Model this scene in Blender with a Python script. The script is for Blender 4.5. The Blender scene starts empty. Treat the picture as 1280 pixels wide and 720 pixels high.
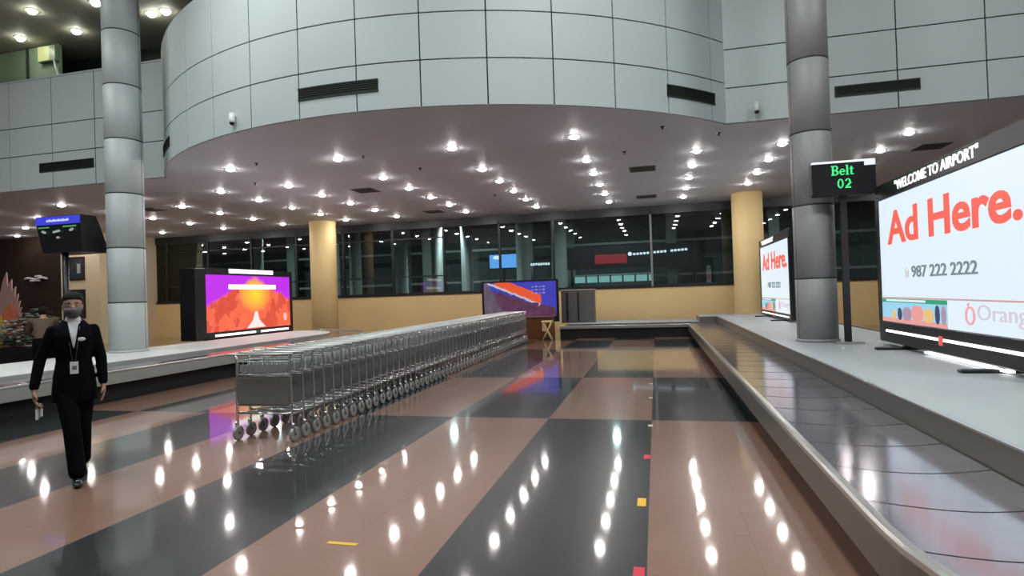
import bpy, math, random
from mathutils import Vector, Matrix
random.seed(7)
PI = math.pi
COL = bpy.context.scene.collection

# ------------------------------------------------------------------ materials
MATS = {}
def mat(name, col, rough=.5, metal=0., spec=.5, emit=None, es=1., bump=None, var=None, coat=0.):
    if name in MATS: return MATS[name]
    m = bpy.data.materials.new(name); m.use_nodes = True
    nt = m.node_tree; b = nt.nodes['Principled BSDF']
    b.inputs['Base Color'].default_value = (*col, 1)
    b.inputs['Roughness'].default_value = rough
    b.inputs['Metallic'].default_value = metal
    b.inputs['Specular IOR Level'].default_value = spec
    b.inputs['Coat Weight'].default_value = coat
    if emit:
        b.inputs['Emission Color'].default_value = (*emit, 1)
        b.inputs['Emission Strength'].default_value = es
    if var or bump:
        tc = nt.nodes.new('ShaderNodeTexCoord'); n = nt.nodes.new('ShaderNodeTexNoise')
        n.inputs['Scale'].default_value = (var or bump)[0]; n.inputs['Detail'].default_value = 4
        nt.links.new(tc.outputs['Object'], n.inputs['Vector'])
        if var:
            mx = nt.nodes.new('ShaderNodeMix'); mx.data_type = 'RGBA'; mx.blend_type = 'MULTIPLY'
            mx.inputs[0].default_value = var[1]; mx.inputs[6].default_value = (*col, 1)
            cr = nt.nodes.new('ShaderNodeValToRGB')
            cr.color_ramp.elements[0].position = .35; cr.color_ramp.elements[1].position = .65
            cr.color_ramp.elements[0].color = (.35, .35, .35, 1)
            nt.links.new(n.outputs['Fac'], cr.inputs[0]); nt.links.new(cr.outputs[0], mx.inputs[7])
            nt.links.new(mx.outputs[2], b.inputs['Base Color'])
        if bump:
            bp = nt.nodes.new('ShaderNodeBump'); bp.inputs['Strength'].default_value = bump[1]
            bp.inputs['Distance'].default_value = .01
            nt.links.new(n.outputs['Fac'], bp.inputs['Height']); nt.links.new(bp.outputs[0], b.inputs['Normal'])
    MATS[name] = m
    return m

M = dict(
    panel=mat('aluminium_panel', (.56, .625, .645), .5, 0, .4, var=(.35, .12)),
    groove=mat('dark_groove', (.03, .035, .04), .7),
    ceiling=mat('ceiling_board', (.81, .84, .94), .55, var=(.5, .08)),
    upceil=mat('upper_ceiling', (.58, .54, .44), .6, var=(.5, .2)),
    upwall=mat('upper_dark_wall', (.018, .028, .022), .25),
    upgreen=mat('upper_green_partition', (.30, .42, .26), .35, var=(.8, .4)),
    column=mat('column_cladding', (.47, .515, .53), .55, .1),
    colgrey=mat('column_cladding_darker', (.27, .27, .275), .55, .1),
    yellow=mat('yellow_paint', (.86, .66, .32), .55, var=(.7, .08)),
    beige=mat('beige_paint', (.72, .60, .40), .6),
    vent=mat('vent_green_black', (.012, .03, .014), .6),
    dark=mat('black_plastic', (.012, .012, .016), .35),
    darkm=mat('matte_black', (.008, .008, .009), .8),
    steel=mat('brushed_steel', (.62, .62, .60), .28, .9, bump=(60, .05)),
    sidep=mat('carousel_side_steel', (.17, .155, .13), .35, .5),
    belt=mat('carousel_slats', (.40, .39, .44), .14, .8, var=(2.2, .3)),
    beltline=mat('slat_gap', (.15, .15, .165), .4, .4),
    island=mat('island_laminate', (.40, .44, .465), .45, var=(1.2, .12)),
    curb=mat('curb_steel', (.24, .22, .195), .35, .6),
    curbedge=mat('curb_trim', (.55, .55, .54), .3, .8),
    chrome=mat('trolley_chrome', (.66, .67, .69), .22, .92),
    board=mat('trolley_board', (.18, .18, .175), .45),
    basket=mat('trolley_wire', (.50, .52, .53), .3, .7),
    rubber=mat('wheel_rubber', (.36, .36, .35), .4, .4),
    wheel=mat('wheel_hub', (.035, .035, .035), .5, .1),
    handle=mat('trolley_handle', (.62, .64, .63), .3, .5),
    darkbrown=mat('dark_wood_wall', (.035, .02, .014), .35, var=(1.5, .4)),
    wood=mat('brown_wood', (.16, .065, .025), .4, var=(3, .4)),
    cream=mat('cream_paint', (.78, .66, .34), .5),
    cab=mat('grey_cabinet', (.13, .13, .125), .5),
    outfloor=mat('outside_floor', (.06, .06, .06), .3),
    outwall=mat('outside_wall', (.10, .13, .13), .6, var=(.3, .5)),
    outcol=mat('outside_column', (.34, .37, .35), .5),
    frame=mat('window_frame', (.015, .018, .02), .4),
    lframe=mat('light_post', (.22, .25, .27), .4),
    white=mat('white_plastic', (.75, .75, .75), .4),
    skin=mat('skin', (.42, .24, .17), .5),
    suit=mat('black_suit', (.0035, .0035, .006), .85, spec=.08),
    shirt=mat('white_shirt', (.62, .62, .66), .7),
    mask=mat('grey_mask', (.12, .12, .13), .8),
    hair=mat('black_hair', (.006, .005, .004), .7, spec=.2),
    shoe=mat('black_leather', (.008, .008, .008), .3),
    brownshirt=mat('brown_shirt', (.11, .07, .045), .8),
    leaf=mat('grey_green_leaf', (.16, .18, .15), .5, var=(8, .7)),
    petal=mat('pale_petal', (.42, .38, .36), .6),
    redbase=mat('red_brown_base', (.16, .045, .035), .5),
    tapered=mat('red_tape', (.65, .03, .06), .5),
    tapeyel=mat('yellow_tape', (.85, .50, .03), .5),
    tapewht=mat('pale_tape', (.65, .55, .48), .5),
)
def emis(name, col, s, base=(.02, .02, .02)):
    return mat(name, base, .4, emit=col, es=s)
E_ = dict(
    lamp=emis('lamp_glow', (1., .94, .90), 185),
    uplamp=emis('upper_lamp_glow', (.97, 1., .88), 45),
    screen=emis('white_screen', (.75, .865, .96), 1.0),
    red=emis('headline_red', (1., .13, .09), .92),
    grey=emis('number_grey', (.20, .30, .32), .8),
    bar=emis('white_light_bar', (1, .98, 1), 2.2),
    green=emis('green_banner', (.03, .42, .22), .8),
    pink=emis('banner_pink', (1., .42, .38), .8),
    sky=emis('banner_sky', (.35, .72, .95), .9),
    yel=emis('banner_yellow', (.9, .62, .25), .85),
    purp=emis('banner_purple', (.55, .40, .55), .7),
    navy=emis('banner_navy', (.06, .08, .2), .6),
    lpink=emis('logo_pink', (.95, .45, .52), .85),
    lgrey=emis('logo_grey', (.72, .66, .75), .9),
    rline=emis('divider_line', (.75, .42, .40), .8),
    led=emis('green_led', (.06, .85, .25), 1.1),
    blue=emis('blue_header', (.05, .06, .8), .8),
    bluetxt=emis('header_text', (.6, .65, 1.), 1.),
    bill=emis('blue_billboard', (.15, .45, 1.), 1.2),
    sign=emis('white_letters', (.85, .93, 1), 1.4),
    neon=emis('dim_red_sign', (.6, .02, .03), .5),
    cyan=emis('cyan_lit_strip', (.45, .9, .82), .6),
    box=emis('yellow_lightbox', (.75, .8, .3), .8),
)

def nodes_mat(name, build, rough=.35):
    m = bpy.data.materials.new(name); m.use_nodes = True
    nt = m.node_tree; b = nt.nodes['Principled BSDF']; b.inputs['Roughness'].default_value = rough
    build(nt, b); return m
class N:                                            # tiny node-graph helper
    def __init__(s, nt): s.nt = nt
    def math(s, op, a, b=0., c=0.):
        n = s.nt.nodes.new('ShaderNodeMath'); n.operation = op
        for i, v in enumerate((a, b, c)):
            if isinstance(v, (int, float)): n.inputs[i].default_value = v
            else: s.nt.links.new(v, n.inputs[i])
        return n.outputs[0]
    def mix(s, f, a, b):
        n = s.nt.nodes.new('ShaderNodeMix'); n.data_type = 'RGBA'
        for i, v in ((0, f), (6, a), (7, b)):
            if isinstance(v, (int, float)): n.inputs[i].default_value = v
            elif isinstance(v, tuple): n.inputs[i].default_value = (*v, 1)
            else: s.nt.links.new(v, n.inputs[i])
        return n.outputs[2]
    def obj(s):
        t = s.nt.nodes.new('ShaderNodeTexCoord'); x = s.nt.nodes.new('ShaderNodeSeparateXYZ')
        s.nt.links.new(t.outputs['Object'], x.inputs[0]); return t.outputs['Object'], x.outputs
    def noise(s, vec, scale, detail=3):
        n = s.nt.nodes.new('ShaderNodeTexNoise'); n.inputs['Scale'].default_value = scale
        n.inputs['Detail'].default_value = detail; s.nt.links.new(vec, n.inputs['Vector']); return n.outputs['Fac']

def floor_nodes(nt, b):
    h = N(nt); vec, (x, y, z) = h.obj()
    cx = h.math('FLOOR', h.math('DIVIDE', h.math('ADD', x, .1), 1.2))
    row = h.math('GREATER_THAN', y, 7.0)
    for t in (10.4, 15.6, 18.3, 21.0): row = h.math('ADD', row, h.math('GREATER_THAN', y, t))
    par = h.math('FLOORED_MODULO', h.math('ADD', cx, row), 2.)
    n1 = h.noise(vec, 1.3); n2 = h.noise(vec, 90, 2)
    brown = h.mix(n1, (.27, .145, .10), (.34, .205, .155)); brown = h.mix(h.math('MULTIPLY', n2, .35), brown, (.12, .05, .04))
    black = h.mix(n2, (.013, .018, .020), (.034, .041, .045))
    c = h.mix(par, brown, black)
    # thin joints of the 0.6 m granite tiles
    def joint(v, p, off):
        f = h.math('FRACT', h.math('DIVIDE', h.math('ADD', v, off), p))
        return h.math('LESS_THAN', f, .004)
    j = h.math('MAXIMUM', joint(x, .6, .1), joint(y, .6, .4))
    c = h.mix(h.math('MULTIPLY', j, .45), c, (.02, .015, .015))
    nt.links.new(c, b.inputs['Base Color'])
    b.inputs['Roughness'].default_value = .33; b.inputs['Coat Weight'].default_value = 1.; b.inputs['Coat Roughness'].default_value = .06; b.inputs['Coat IOR'].default_value = 1.5
    b.inputs['Specular IOR Level'].default_value = .22
M['floor'] = nodes_mat('granite_floor', floor_nodes)

def glass_mat():
    m = bpy.data.materials.new('dark_tinted_glass'); m.use_nodes = True
    nt = m.node_tree; nt.nodes.clear(); o = nt.nodes.new('ShaderNodeOutputMaterial')
    t = nt.nodes.new('ShaderNodeBsdfTransparent'); t.inputs[0].default_value = (.74, .82, .84, 1)
    g = nt.nodes.new('ShaderNodeBsdfGlossy'); g.inputs['Roughness'].default_value = .01; g.inputs[0].default_value = (1, 1, 1, 1)
    f = nt.nodes.new('ShaderNodeFresnel'); f.inputs[0].default_value = 1.5
    mx = nt.nodes.new('ShaderNodeMixShader')
    nt.links.new(f.outputs[0], mx.inputs[0]); nt.links.new(t.outputs[0], mx.inputs[1]); nt.links.new(g.outputs[0], mx.inputs[2])
    nt.links.new(mx.outputs[0], o.inputs[0]); return m
M['glass'] = glass_mat()

# ------------------------------------------------------------------ mesh builder
class MB:
    def __init__(s): s.v = []; s.f = []; s.m = []; s.sm = []; s.mats = []
    def mi(s, m):
        if m not in s.mats: s.mats.append(m)
        return s.mats.index(m)
    def add(s, vs, fs, m, smooth=False):
        o = len(s.v); s.v += [tuple(v) for v in vs]; k = s.mi(m)
        for f in fs: s.f.append(tuple(i + o for i in f)); s.m.append(k); s.sm.append(smooth)
        return s
    def box(s, a, b, m, rot=None, org=None):
        x0, y0, z0 = a; x1, y1, z1 = b
        vs = [Vector(p) for p in ((x0,y0,z0),(x1,y0,z0),(x1,y1,z0),(x0,y1,z0),(x0,y0,z1),(x1,y0,z1),(x1,y1,z1),(x0,y1,z1))]
        if rot is not None:
            c = Vector(org) if org else (Vector(a) + Vector(b)) / 2
            vs = [rot @ (v - c) + c for v in vs]
        return s.add(vs, [(0,3,2,1),(4,5,6,7),(0,1,5,4),(1,2,6,5),(2,3,7,6),(3,0,4,7)], m)
    def bbox(s, a, b, m, r=.01):                    # box with bevelled vertical and horizontal edges (chamfer)
        (x0, y0, z0), (x1, y1, z1) = a, b
        rings = []
        for z, i in ((z0, r), (z0 + r, 0), (z1 - r, 0), (z1, r)):
            q = r
            X0, X1, Y0, Y1 = x0 + i, x1 - i, y0 + i, y1 - i
            rings.append([(X0+q,Y0,z),(X1-q,Y0,z),(X1,Y0+q,z),(X1,Y1-q,z),(X1-q,Y1,z),(X0+q,Y1,z),(X0,Y1-q,z),(X0,Y0+q,z)])
        return s.rings(rings, m, closed=True, caps=True)
    def rings(s, rings, m, closed=True, caps=True, smooth=False):
        n = len(rings[0]); vs = [p for r in rings for p in r]; fs = []
        for i in range(len(rings) - 1):
            for j in range(n if closed else n - 1):
                k = (j + 1) % n
                fs.append((i*n+j, i*n+k, (i+1)*n+k, (i+1)*n+j))
        s.add(vs, fs, m, smooth)
        if caps:
            o = len(s.v) - len(vs); mi = s.mi(m)
            s.f.append(tuple(o + j for j in reversed(range(n)))); s.m.append(mi); s.sm.append(False)
            s.f.append(tuple(o + (len(rings)-1)*n + j for j in range(n))); s.m.append(mi); s.sm.append(False)
        return s
    def tube(s, pts, r, m, n=8, closed=False, caps=True, smooth=True):
        P = [Vector(p) for p in pts]; R = r if isinstance(r, (list, tuple)) else [r] * len(P)
        rings = []; up = None; L = len(P)
        for i, p in enumerate(P):
            if closed: d = P[(i+1) % L] - P[i-1]
            else: d = P[min(i+1, L-1)] - P[max(i-1, 0)]
            d.normalize()
            if up is None:
                a = Vector((0,0,1)) if abs(d.z) < .9 else Vector((1,0,0))
                up = (a - d * a.dot(d)).normalized()
            else: up = (up - d * up.dot(d)).normalized()
            w = d.cross(up)
            rings.append([p + (up * math.cos(2*PI*j/n) + w * math.sin(2*PI*j/n)) * R[i] for j in range(n)])
        if closed: rings.append(rings[0]); caps = False
        return s.rings(rings, m, True, caps, smooth)
    def lathe(s, prof, m, c=(0,0,0), n=32, axis='z', caps=True, smooth=True):
        rings = []
        for r, h in prof:
            ring = []
            for j in range(n):
                a = 2*PI*j/n; x, y = r*math.cos(a), r*math.sin(a)
                p = (x, y, h) if axis == 'z' else ((h, x, y) if axis == 'x' else (y, h, x))
                ring.append((p[0]+c[0], p[1]+c[1], p[2]+c[2]))
            rings.append(ring)
        return s.rings(rings, m, True, caps, smooth)
    def ell(s, c, r, m, n=16, k=10, rot=None):
        rings = []
        for i in range(1, k):
            t = PI * i / k - PI/2; ring = []
            for j in range(n):
                a = 2*PI*j/n
                v = Vector((r[0]*math.cos(t)*math.cos(a), r[1]*math.cos(t)*math.sin(a), r[2]*math.sin(t)))
                if rot is not None: v = rot @ v
                ring.append(v + Vector(c))
            rings.append(ring)
        return s.rings(rings, m, True, True, True)
    def prism(s, pts, z0, z1, m):                   # polygon in xy, extruded along z
        return s.rings([[(x, y, z0) for x, y in pts], [(x, y, z1) for x, y in pts]], m)
    def build(s, name, parent=None, mats=None):
        me = bpy.data.meshes.new(name); me.from_pydata(s.v, [], s.f)
        for m in s.mats: me.materials.append(m)
        me.polygons.foreach_set('material_index', s.m); me.polygons.foreach_set('use_smooth', s.sm)
        me.update()
        o = bpy.data.objects.new(name, me); COL.objects.link(o)
        if parent: o.parent = parent
        return o

def thing(name, label, cat, loc=(0,0,0), rz=0, group=None):
    o = bpy.data.objects.new(name, None); COL.objects.link(o); o.empty_display_size = .1
    o.location = loc; o.rotation_euler = (0, 0, rz); tag(o, label, cat, group); return o
def tag(o, label, cat, group=None):
    o['label'] = label; o['category'] = cat
    if group: o['group'] = group
    return o
def struct(o): o['kind'] = 'structure'; return o
def dup(root, loc, rz=0, label=None, group=None):
    r = root.copy(); COL.objects.link(r); r.location = loc; r.rotation_euler = (0, 0, rz)
    if label: r['label'] = label
    if group: r['group'] = group
    for ch in list(root.children):
        c = ch.copy(); COL.objects.link(c); c.parent = r
        for g in list(ch.children):
            d = g.copy(); COL.objects.link(d); d.parent = c
    return r
def text_obj(name, body, size, m, parent, origin, xdir, updir, width=None, height=None, bold=0., depth=.004, align='LEFT'):
    """Letters as a thin solid mesh standing at origin; xdir = reading direction."""
    cu = bpy.data.curves.new(name, 'FONT'); cu.body = body; cu.size = size; cu.extrude = depth; cu.offset = bold
    cu.align_x = align; cu.resolution_u = 4
    t = bpy.data.objects.new(name, cu); COL.objects.link(t)
    bpy.context.view_layer.update()
    me = bpy.data.meshes.new_from_object(t.evaluated_get(bpy.context.evaluated_depsgraph_get()))
    bpy.data.objects.remove(t); bpy.data.curves.remove(cu)
    xs = [v.co.x for v in me.vertices]; ys = [v.co.y for v in me.vertices]
    x0, x1, y0, y1 = min(xs), max(xs), min(ys), max(ys)
    sx = width / (x1 - x0) if width else 1; sy = height / (y1 - y0) if height else sx
    X = Vector(xdir); U = Vector(updir); Nn = X.cross(U)
    for v in me.vertices:
        v.co = Vector(origin) + X * ((v.co.x - x0) * sx) + U * ((v.co.y - y0) * sy) + Nn * v.co.z
    me.materials.clear(); me.materials.append(m); me.update(); me.name = name
    # every word of the line becomes a part of its own
    X = Vector(xdir); o0 = Vector(origin)
    iv = sorted((min((me.vertices[v].co - o0).dot(X) for v in p.vertices), max((me.vertices[v].co - o0).dot(X) for v in p.vertices)) for p in me.polygons)
    H_ = (y1 - y0) * sy; cuts = []; hi = iv[0][1]
    for a, c in iv:
        if a > hi + .17 * H_ * (sx / sy if sy else 1): cuts.append((hi + a) / 2)
        hi = max(hi, c)
    groups = {}
    for p in me.polygons:
        cx = sum((me.vertices[v].co - o0).dot(X) for v in p.vertices) / len(p.vertices)
        groups.setdefault(sum(cx > k for k in cuts), []).append(tuple(p.vertices))
    out = None
    for k in sorted(groups):
        used = sorted({v for f in groups[k] for v in f}); ix = {v: i for i, v in enumerate(used)}
        m2 = bpy.data.meshes.new(name); m2.from_pydata([me.vertices[v].co[:] for v in used], [], [tuple(ix[v] for v in f) for f in groups[k]])
        m2.materials.append(m); m2.update()
        out = bpy.data.objects.new(name, m2); COL.objects.link(out); out.parent = parent
    bpy.data.meshes.remove(me)
    return out
ORD = ['zeroth','first','second','third','fourth','fifth','sixth','seventh','eighth','ninth','tenth','eleventh','twelfth']
def nth(i):
    if i < len(ORD): return ORD[i]
    return '%d%s' % (i, 'th' if 10 <= i % 100 <= 20 else {1:'st',2:'nd',3:'rd'}.get(i % 10, 'th'))

# ------------------------------------------------------------------ camera
def cam():
    F, rho, vx, vy = 740., .033, 820, 362
    u, v = vx - 640, 360 - vy
    up = u*math.cos(rho) + v*math.sin(rho); vp = -u*math.sin(rho) + v*math.cos(rho)
    th = math.atan2(-vp, F); psi = math.atan2(up * math.cos(th), F)
    fw = Vector((-math.sin(psi)*math.cos(th), math.cos(psi)*math.cos(th), math.sin(th)))
    ri = Vector((math.cos(psi), math.sin(psi), 0)); u_ = ri.cross(fw)
    X = ri*math.cos(rho) - u_*math.sin(rho); Y = ri*math.sin(rho) + u_*math.cos(rho); Z = -fw
    c = bpy.data.cameras.new('camera'); o = bpy.data.objects.new('camera', c); COL.objects.link(o)
    c.sensor_width = 36; c.lens = F / 1280 * 36; c.clip_end = 200; c.clip_start = .05
    o.matrix_world = Matrix(((X.x, Y.x, Z.x, 0), (X.y, Y.y, Z.y, 0), (X.z, Y.z, Z.z, 1.5), (0, 0, 0, 1)))
    bpy.context.scene.camera = o
cam()

# ------------------------------------------------------------------ the room
ZS = 4.7                        # soffit height
YF = 12.3                      # fascia plane
YW = 23.15                      # far wall
ZU = 9.4                        # ceiling of the tall hall
b = MB(); b.box((-34, -7, -.2), (14, 36, 0), M['floor']); struct(b.build('floor'))

DC = (-5.16, 17.85); DR = 8.65   # drum centre and radius
half = math.asin((DC[1] - YF) / DR)
a_edge = math.acos((DC[1] - YF) / DR)          # angle from -y at the joint with the flat fascia
XL, XR = DC[0] - DR*math.sin(a_edge), DC[0] + DR*math.sin(a_edge)
# soffit of the lower hall, its front edge follows the drum
pts = [(-34, YF)]
for i in range(41):
    a = -a_edge + 2*a_edge*i/40
    pts.append((DC[0] + (DR - .030)*math.sin(a), DC[1] - (DR - .030)*math.cos(a)))
pts += [(14, YF), (14, 24), (-34, 24)]
pts.reverse()
b = MB(); b.prism(pts[::-1], ZS + .001, ZS + .1, M['ceiling']); struct(b.build('ceiling_lower'))
b = MB(); b.box((-34, -7, ZU), (14, 15.6, ZU + .2), M['upceil']); struct(b.build('ceiling_upper'))

def panel_strip(mb, P, rows, gap=.024, seg=1, th=.03):
    """P(t) gives a point/normal along the wall; cols in P.cols; every panel is a raised slab over a dark backing."""
    for (t0, t1) in P['cols']:
        for (z0, z1) in rows:
            n = P.get('seg', 1); g = gap / 2
            tg = P['tg']
            fr, bk = [], []
            for k in range(n + 1):
                t = (t0 + tg*g) + ((t1 - tg*g) - (t0 + tg*g)) * k / n
                (x, y), (nx, ny) = P['f'](t)
                fr.append((x + nx*th, y + ny*th)); bk.append((x, y))
            poly = fr + bk[::-1]
            mb.rings([[(x, y, z0 + g) for x, y in poly], [(x, y, z1 - g) for x, y in poly]], M['panel'])
# flat left fascia
def flat(t): return (t, YF), (0, -1)
b = MB()
b.box((-34, YF + .001, ZS + .02), (XL + .35, YF + .25, 7.62), M['groove'])
cols = []; x = XL - .02
edges = [XL + .3, -12.5, -13.9, -15.3] + [-15.3 - 1.45*i for i in range(1, 13)]
cols = [(edges[i+1], edges[i]) for i in range(len(edges) - 1)]
panel_strip(b, dict(cols=cols, tg=1, f=flat), [(ZS, 5.62), (5.62, 6.38), (6.38, 7.62)])
b.box((-34, YF - .03, 7.62), (XL + .4, YF + .3, 7.66), M['panel'])
struct(b.build('wall_left_fascia'))
# flat right fascia
b = MB(); b.box((XR - .3, YF + .001, ZS + .02), (14, YF + .25, 7.62), M['groove'])
edges = [XR - .25, 3.05, 4.46, 5.88] + [5.88 + 1.42*i for i in range(1, 6)]
panel_strip(b, dict(cols=[(edges[i], edges[i+1]) for i in range(len(edges)-1)], tg=1, f=flat), [(ZS, 5.40), (5.40, 6.16), (6.16, 7.62)])
struct(b.build('wall_right_fascia'))
# curved drum
def arc(r):
    def f(a): return (DC[0] + r*math.sin(a), DC[1] - r*math.cos(a)), (math.sin(a), -math.cos(a))
    return f
b = MB()
n = 60; ring_o, ring_i = [], []
for i in range(n + 1):
    a = -a_edge - .03 + (2*a_edge + .06)*i/n
    ring_o.append((DC[0] + (DR-.03)*math.sin(a), DC[1] - (DR-.03)*math.cos(a)))
    ring_i.append((DC[0] + (DR-.3)*math.sin(a), DC[1] - (DR-.3)*math.cos(a)))
poly = ring_o + ring_i[::-1]
b.rings([[(x, y, ZS + .02) for x, y in poly], [(x, y, 7.62) for x, y in poly]], M['groove'])
st = math.radians(7.5); a0 = math.radians(2.0)
ed = [-a_edge - .02] + [a0 + st*k for k in range(-7, 8) if -a_edge + .04 < a0 + st*k < a_edge - .04] + [a_edge + .02]
panel_strip(b, dict(cols=[(ed[i], ed[i+1]) for i in range(len(ed)-1)], tg=1/DR, seg=6, f=arc(DR - .03)), [(ZS, 5.50), (5.50, 6.30), (6.30, 7.62)])
struct(b.build('wall_curved_drum'))
# edge trim under the drum
# upper storey behind the left fascia
b = MB(); b.box((-34, YF + .3, 7.3), (-10.5, 15.6, 7.4), M['dark']); struct(b.build('floor_upper_storey'))
b = MB(); b.box((-34, 15.0, 7.4), (14, 15.2, ZU), M['upwall']); struct(b.build('wall_upper_back'))
b = MB(); b.box((-28, 13.9, 7.4), (-17.0, 14.0, ZU - .02), M['upgreen'])
for x in (-26, -24, -22, -20, -18.2): b.box((x, 13.85, 7.4), (x + .06, 13.9, ZU - .02), M['groove'])
struct(b.build('wall_upper_partition'))
# outer walls of the tall hall (off to the sides and behind)
for nm, a_, c_ in (('wall_left', (-34.2, -7, 0), (-34, 36, ZU)), ('wall_right', (14, -7, 0), (14.2, 36, ZU)), ('wall_behind', (-34, -7.2, 0), (14, -7, ZU))):
    b = MB(); b.box(a_, c_, mat('hall_wall', (.30, .31, .31), .6)); struct(b.build(nm))

# far wall: yellow dado, glazing above
b = MB(); b.box((-22.9, YW, 0), (14, YW + .2, 1.58), M['yellow']); b.box((-22.9, YW - .03, 1.58), (14, YW + .23, 1.62), M['frame'])
struct(b.build('wall_far'))
mull = [-22.3, -20.0, -17.7, -15.4, -13.1, -10.8, -8.5, -6.1, -3.9, -0.12, 3.4, 5.8, 8.2, 10.6]
b = MB()
for x in mull:
    m_ = M['lframe'] if abs(x + .12) < .01 else M['frame']
    b.box((x - .04, YW + .02, 1.62), (x + .04, YW + .14, 4.5), m_)
b.box((-22.9, YW + .02, 4.38), (14, YW + .16, ZS), M['frame'])
b.box((-22.9, YW + .03, 1.62), (14, YW + .13, 1.70), M['frame'])
for i in range(0, 6):
    b.box((mull[i], YW + .04, 3.95), (mull[i+1], YW + .12, 4.0), M['frame'])
    b.box((mull[i], YW + .04, 2.35), (mull[i+1], YW + .12, 2.4), M['frame'])
struct(b.build('window_1_frame'))
b = MB(); b.box((-22.9, YW + .07, 1.68), (14, YW + .075, 4.42), M['glass']); struct(b.build('window_1'))

# wall corner at the far left: dark cladding, cream return
b = MB(); b.box((-34, 20.3, 0), (-24.99, 20.5, ZS), M['darkbrown']); struct(b.build('wall_far_left_dark'))
b = MB(); b.box((-24.99, 20.28, 0), (-22.9, 20.5, ZS), M['beige']); b.box((-23.0, 20.5, 0), (-22.9, YW + .2, ZS), M['beige']); struct(b.build('wall_far_left_cream'))
for z0, z1, w in ((2.72, 3.72, 'upper'), (1.1, 2.32, 'lower')):
    t = thing('framed_poster', '%s of two dark framed posters on the cream wall beyond the pole' % w, 'poster', (-24.1, 20.28, z0))
    f = MB(); W, H = .42, z1 - z0
    f.box((-W, -.05, 0), (W, -.001, .07), M['darkbrown']).box((-W, -.05, H-.07), (W, -.001, H), M['darkbrown'])
    f.box((-W, -.05, .07), (-W+.08, -.001, H-.07), M['darkbrown']).box((W-.08, -.05, .07), (W, -.001, H-.07), M['darkbrown']); f.build('frame', t)
    p = MB(); p.box((-W+.08, -.03, .07), (W-.08, -.005, H-.07), mat('poster_paper', (.05, .06, .075), .3, var=(3, .8)))
    p.box((.02, -.034, .3*H), (.2, -.03, .7*H), mat('poster_pale', (.35, .4, .4), .4)); p.build('print', t)
t = MB()
t.tube([(-26.9 + .11*i, 20.2 - .02*math.sin(i), 2.87 + .035*math.sin(i*.9)) for i in range(12)], [.05]*12, M['white'], 6)
t.tube([(-26.3 + .06*i, 20.2, 2.97) for i in range(6)], .05, M['white'], 6)
t.tube([(-26.6 + .06*i, 20.2, 2.78) for i in range(10)], .035, M['white'], 6)
tag(t.build('wall_emblem'), 'small white lettered emblem on the dark wall near the framed posters', 'sign')

# ------------------------------------------------------------------ columns
def column(name, label, x, y, r, z0, z1, m, joints=True, base=True):
    t = thing(name, label, 'column', (x, y, z0))
    b = MB(); zs = [0]
    if joints:
        k = 1.6 - z0
        while k < z1 - z0: zs.append(k); k += 1.17
    zs.append(z1 - z0)
    prof = []
    for i in range(len(zs) - 1):
        prof += [(r - .012, zs[i]), (r, zs[i] + .008), (r, zs[i+1] - .008), (r - .012, zs[i+1])]
    b.lathe(prof, m, n=48, smooth=False)
    for p in range(len(b.sm)): b.sm[p] = len(b.f[p]) == 4
    if joints:
        for z in zs[1:-1]: b.lathe([(r - .004, z - .014), (r + .002, z - .012), (r + .002, z + .012), (r - .004, z + .014)], M['groove'], n=48, caps=False)
        for a in (0.3, PI + .3): b.box((math.cos(a)*(r-.005) - .006, math.sin(a)*(r-.005) - .006, .02), (math.cos(a)*(r-.005) + .006, math.sin(a)*(r-.005) + .006, z1 - z0 - .02), M['groove'])
    b.build('shaft', t)
    if base:
        c = MB(); c.lathe([(r + .02, 0), (r + .02, .03), (r + .004, .05)], m, n=48); c.build('base_collar', t)
    return t
column('clad_column', 'tall metal clad round column on the right island beside the belt number sign', 2.52, 10.5, .305, .58, ZU, M['colgrey'])
column('clad_column', 'tall metal clad round column on the left carousel behind the walking woman', -11.18, 10.55, .36, .53, ZU, M['column'])
column('painted_column', 'yellow round column at the far wall, right of the long window', 3.12, 21.6, .5, 0, ZS, M['yellow'], False, False)
column('painted_column', 'yellow round column at the far wall, behind the trolley row', -13.1, 21.6, .52, 0, ZS, M['yellow'], False, False)

# wall slot vents
def vent_flat(x0, x1, z0, z1, label):
    t = thing('slot_vent', label, 'vent', ((x0+x1)/2, YF - .03, z0))
    w = (x1-x0)/2; h = z1-z0
    f = MB(); f.box((-w, -.022, 0), (w, -.001, .02), M['vent']).box((-w, -.022, h-.02), (w, -.001, h), M['vent']).box((-w, -.022, .02), (-w+.02, -.001, h-.02), M['vent']).box((w-.02, -.022, .02), (w, -.001, h-.02), M['vent']); f.build('frame', t)
    s = MB(); s.box((-w+.02, -.006, .02), (w-.02, -.001, h-.02), M['darkm'])
    for i in range(1, 6): s.box((-w+.02, -.018, h*i/6 - .006), (w-.02, -.004, h*i/6 + .002), M['vent'])
    s.build('louvre', t)
vent_flat(-15.73, -13.95, 5.13, 5.37, 'long dark slot vent on the white fascia left of the left column')
vent_flat(3.4, 4.82, 5.01, 5.21, 'long dark slot vent on the fascia right of the belt sign column')
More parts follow.
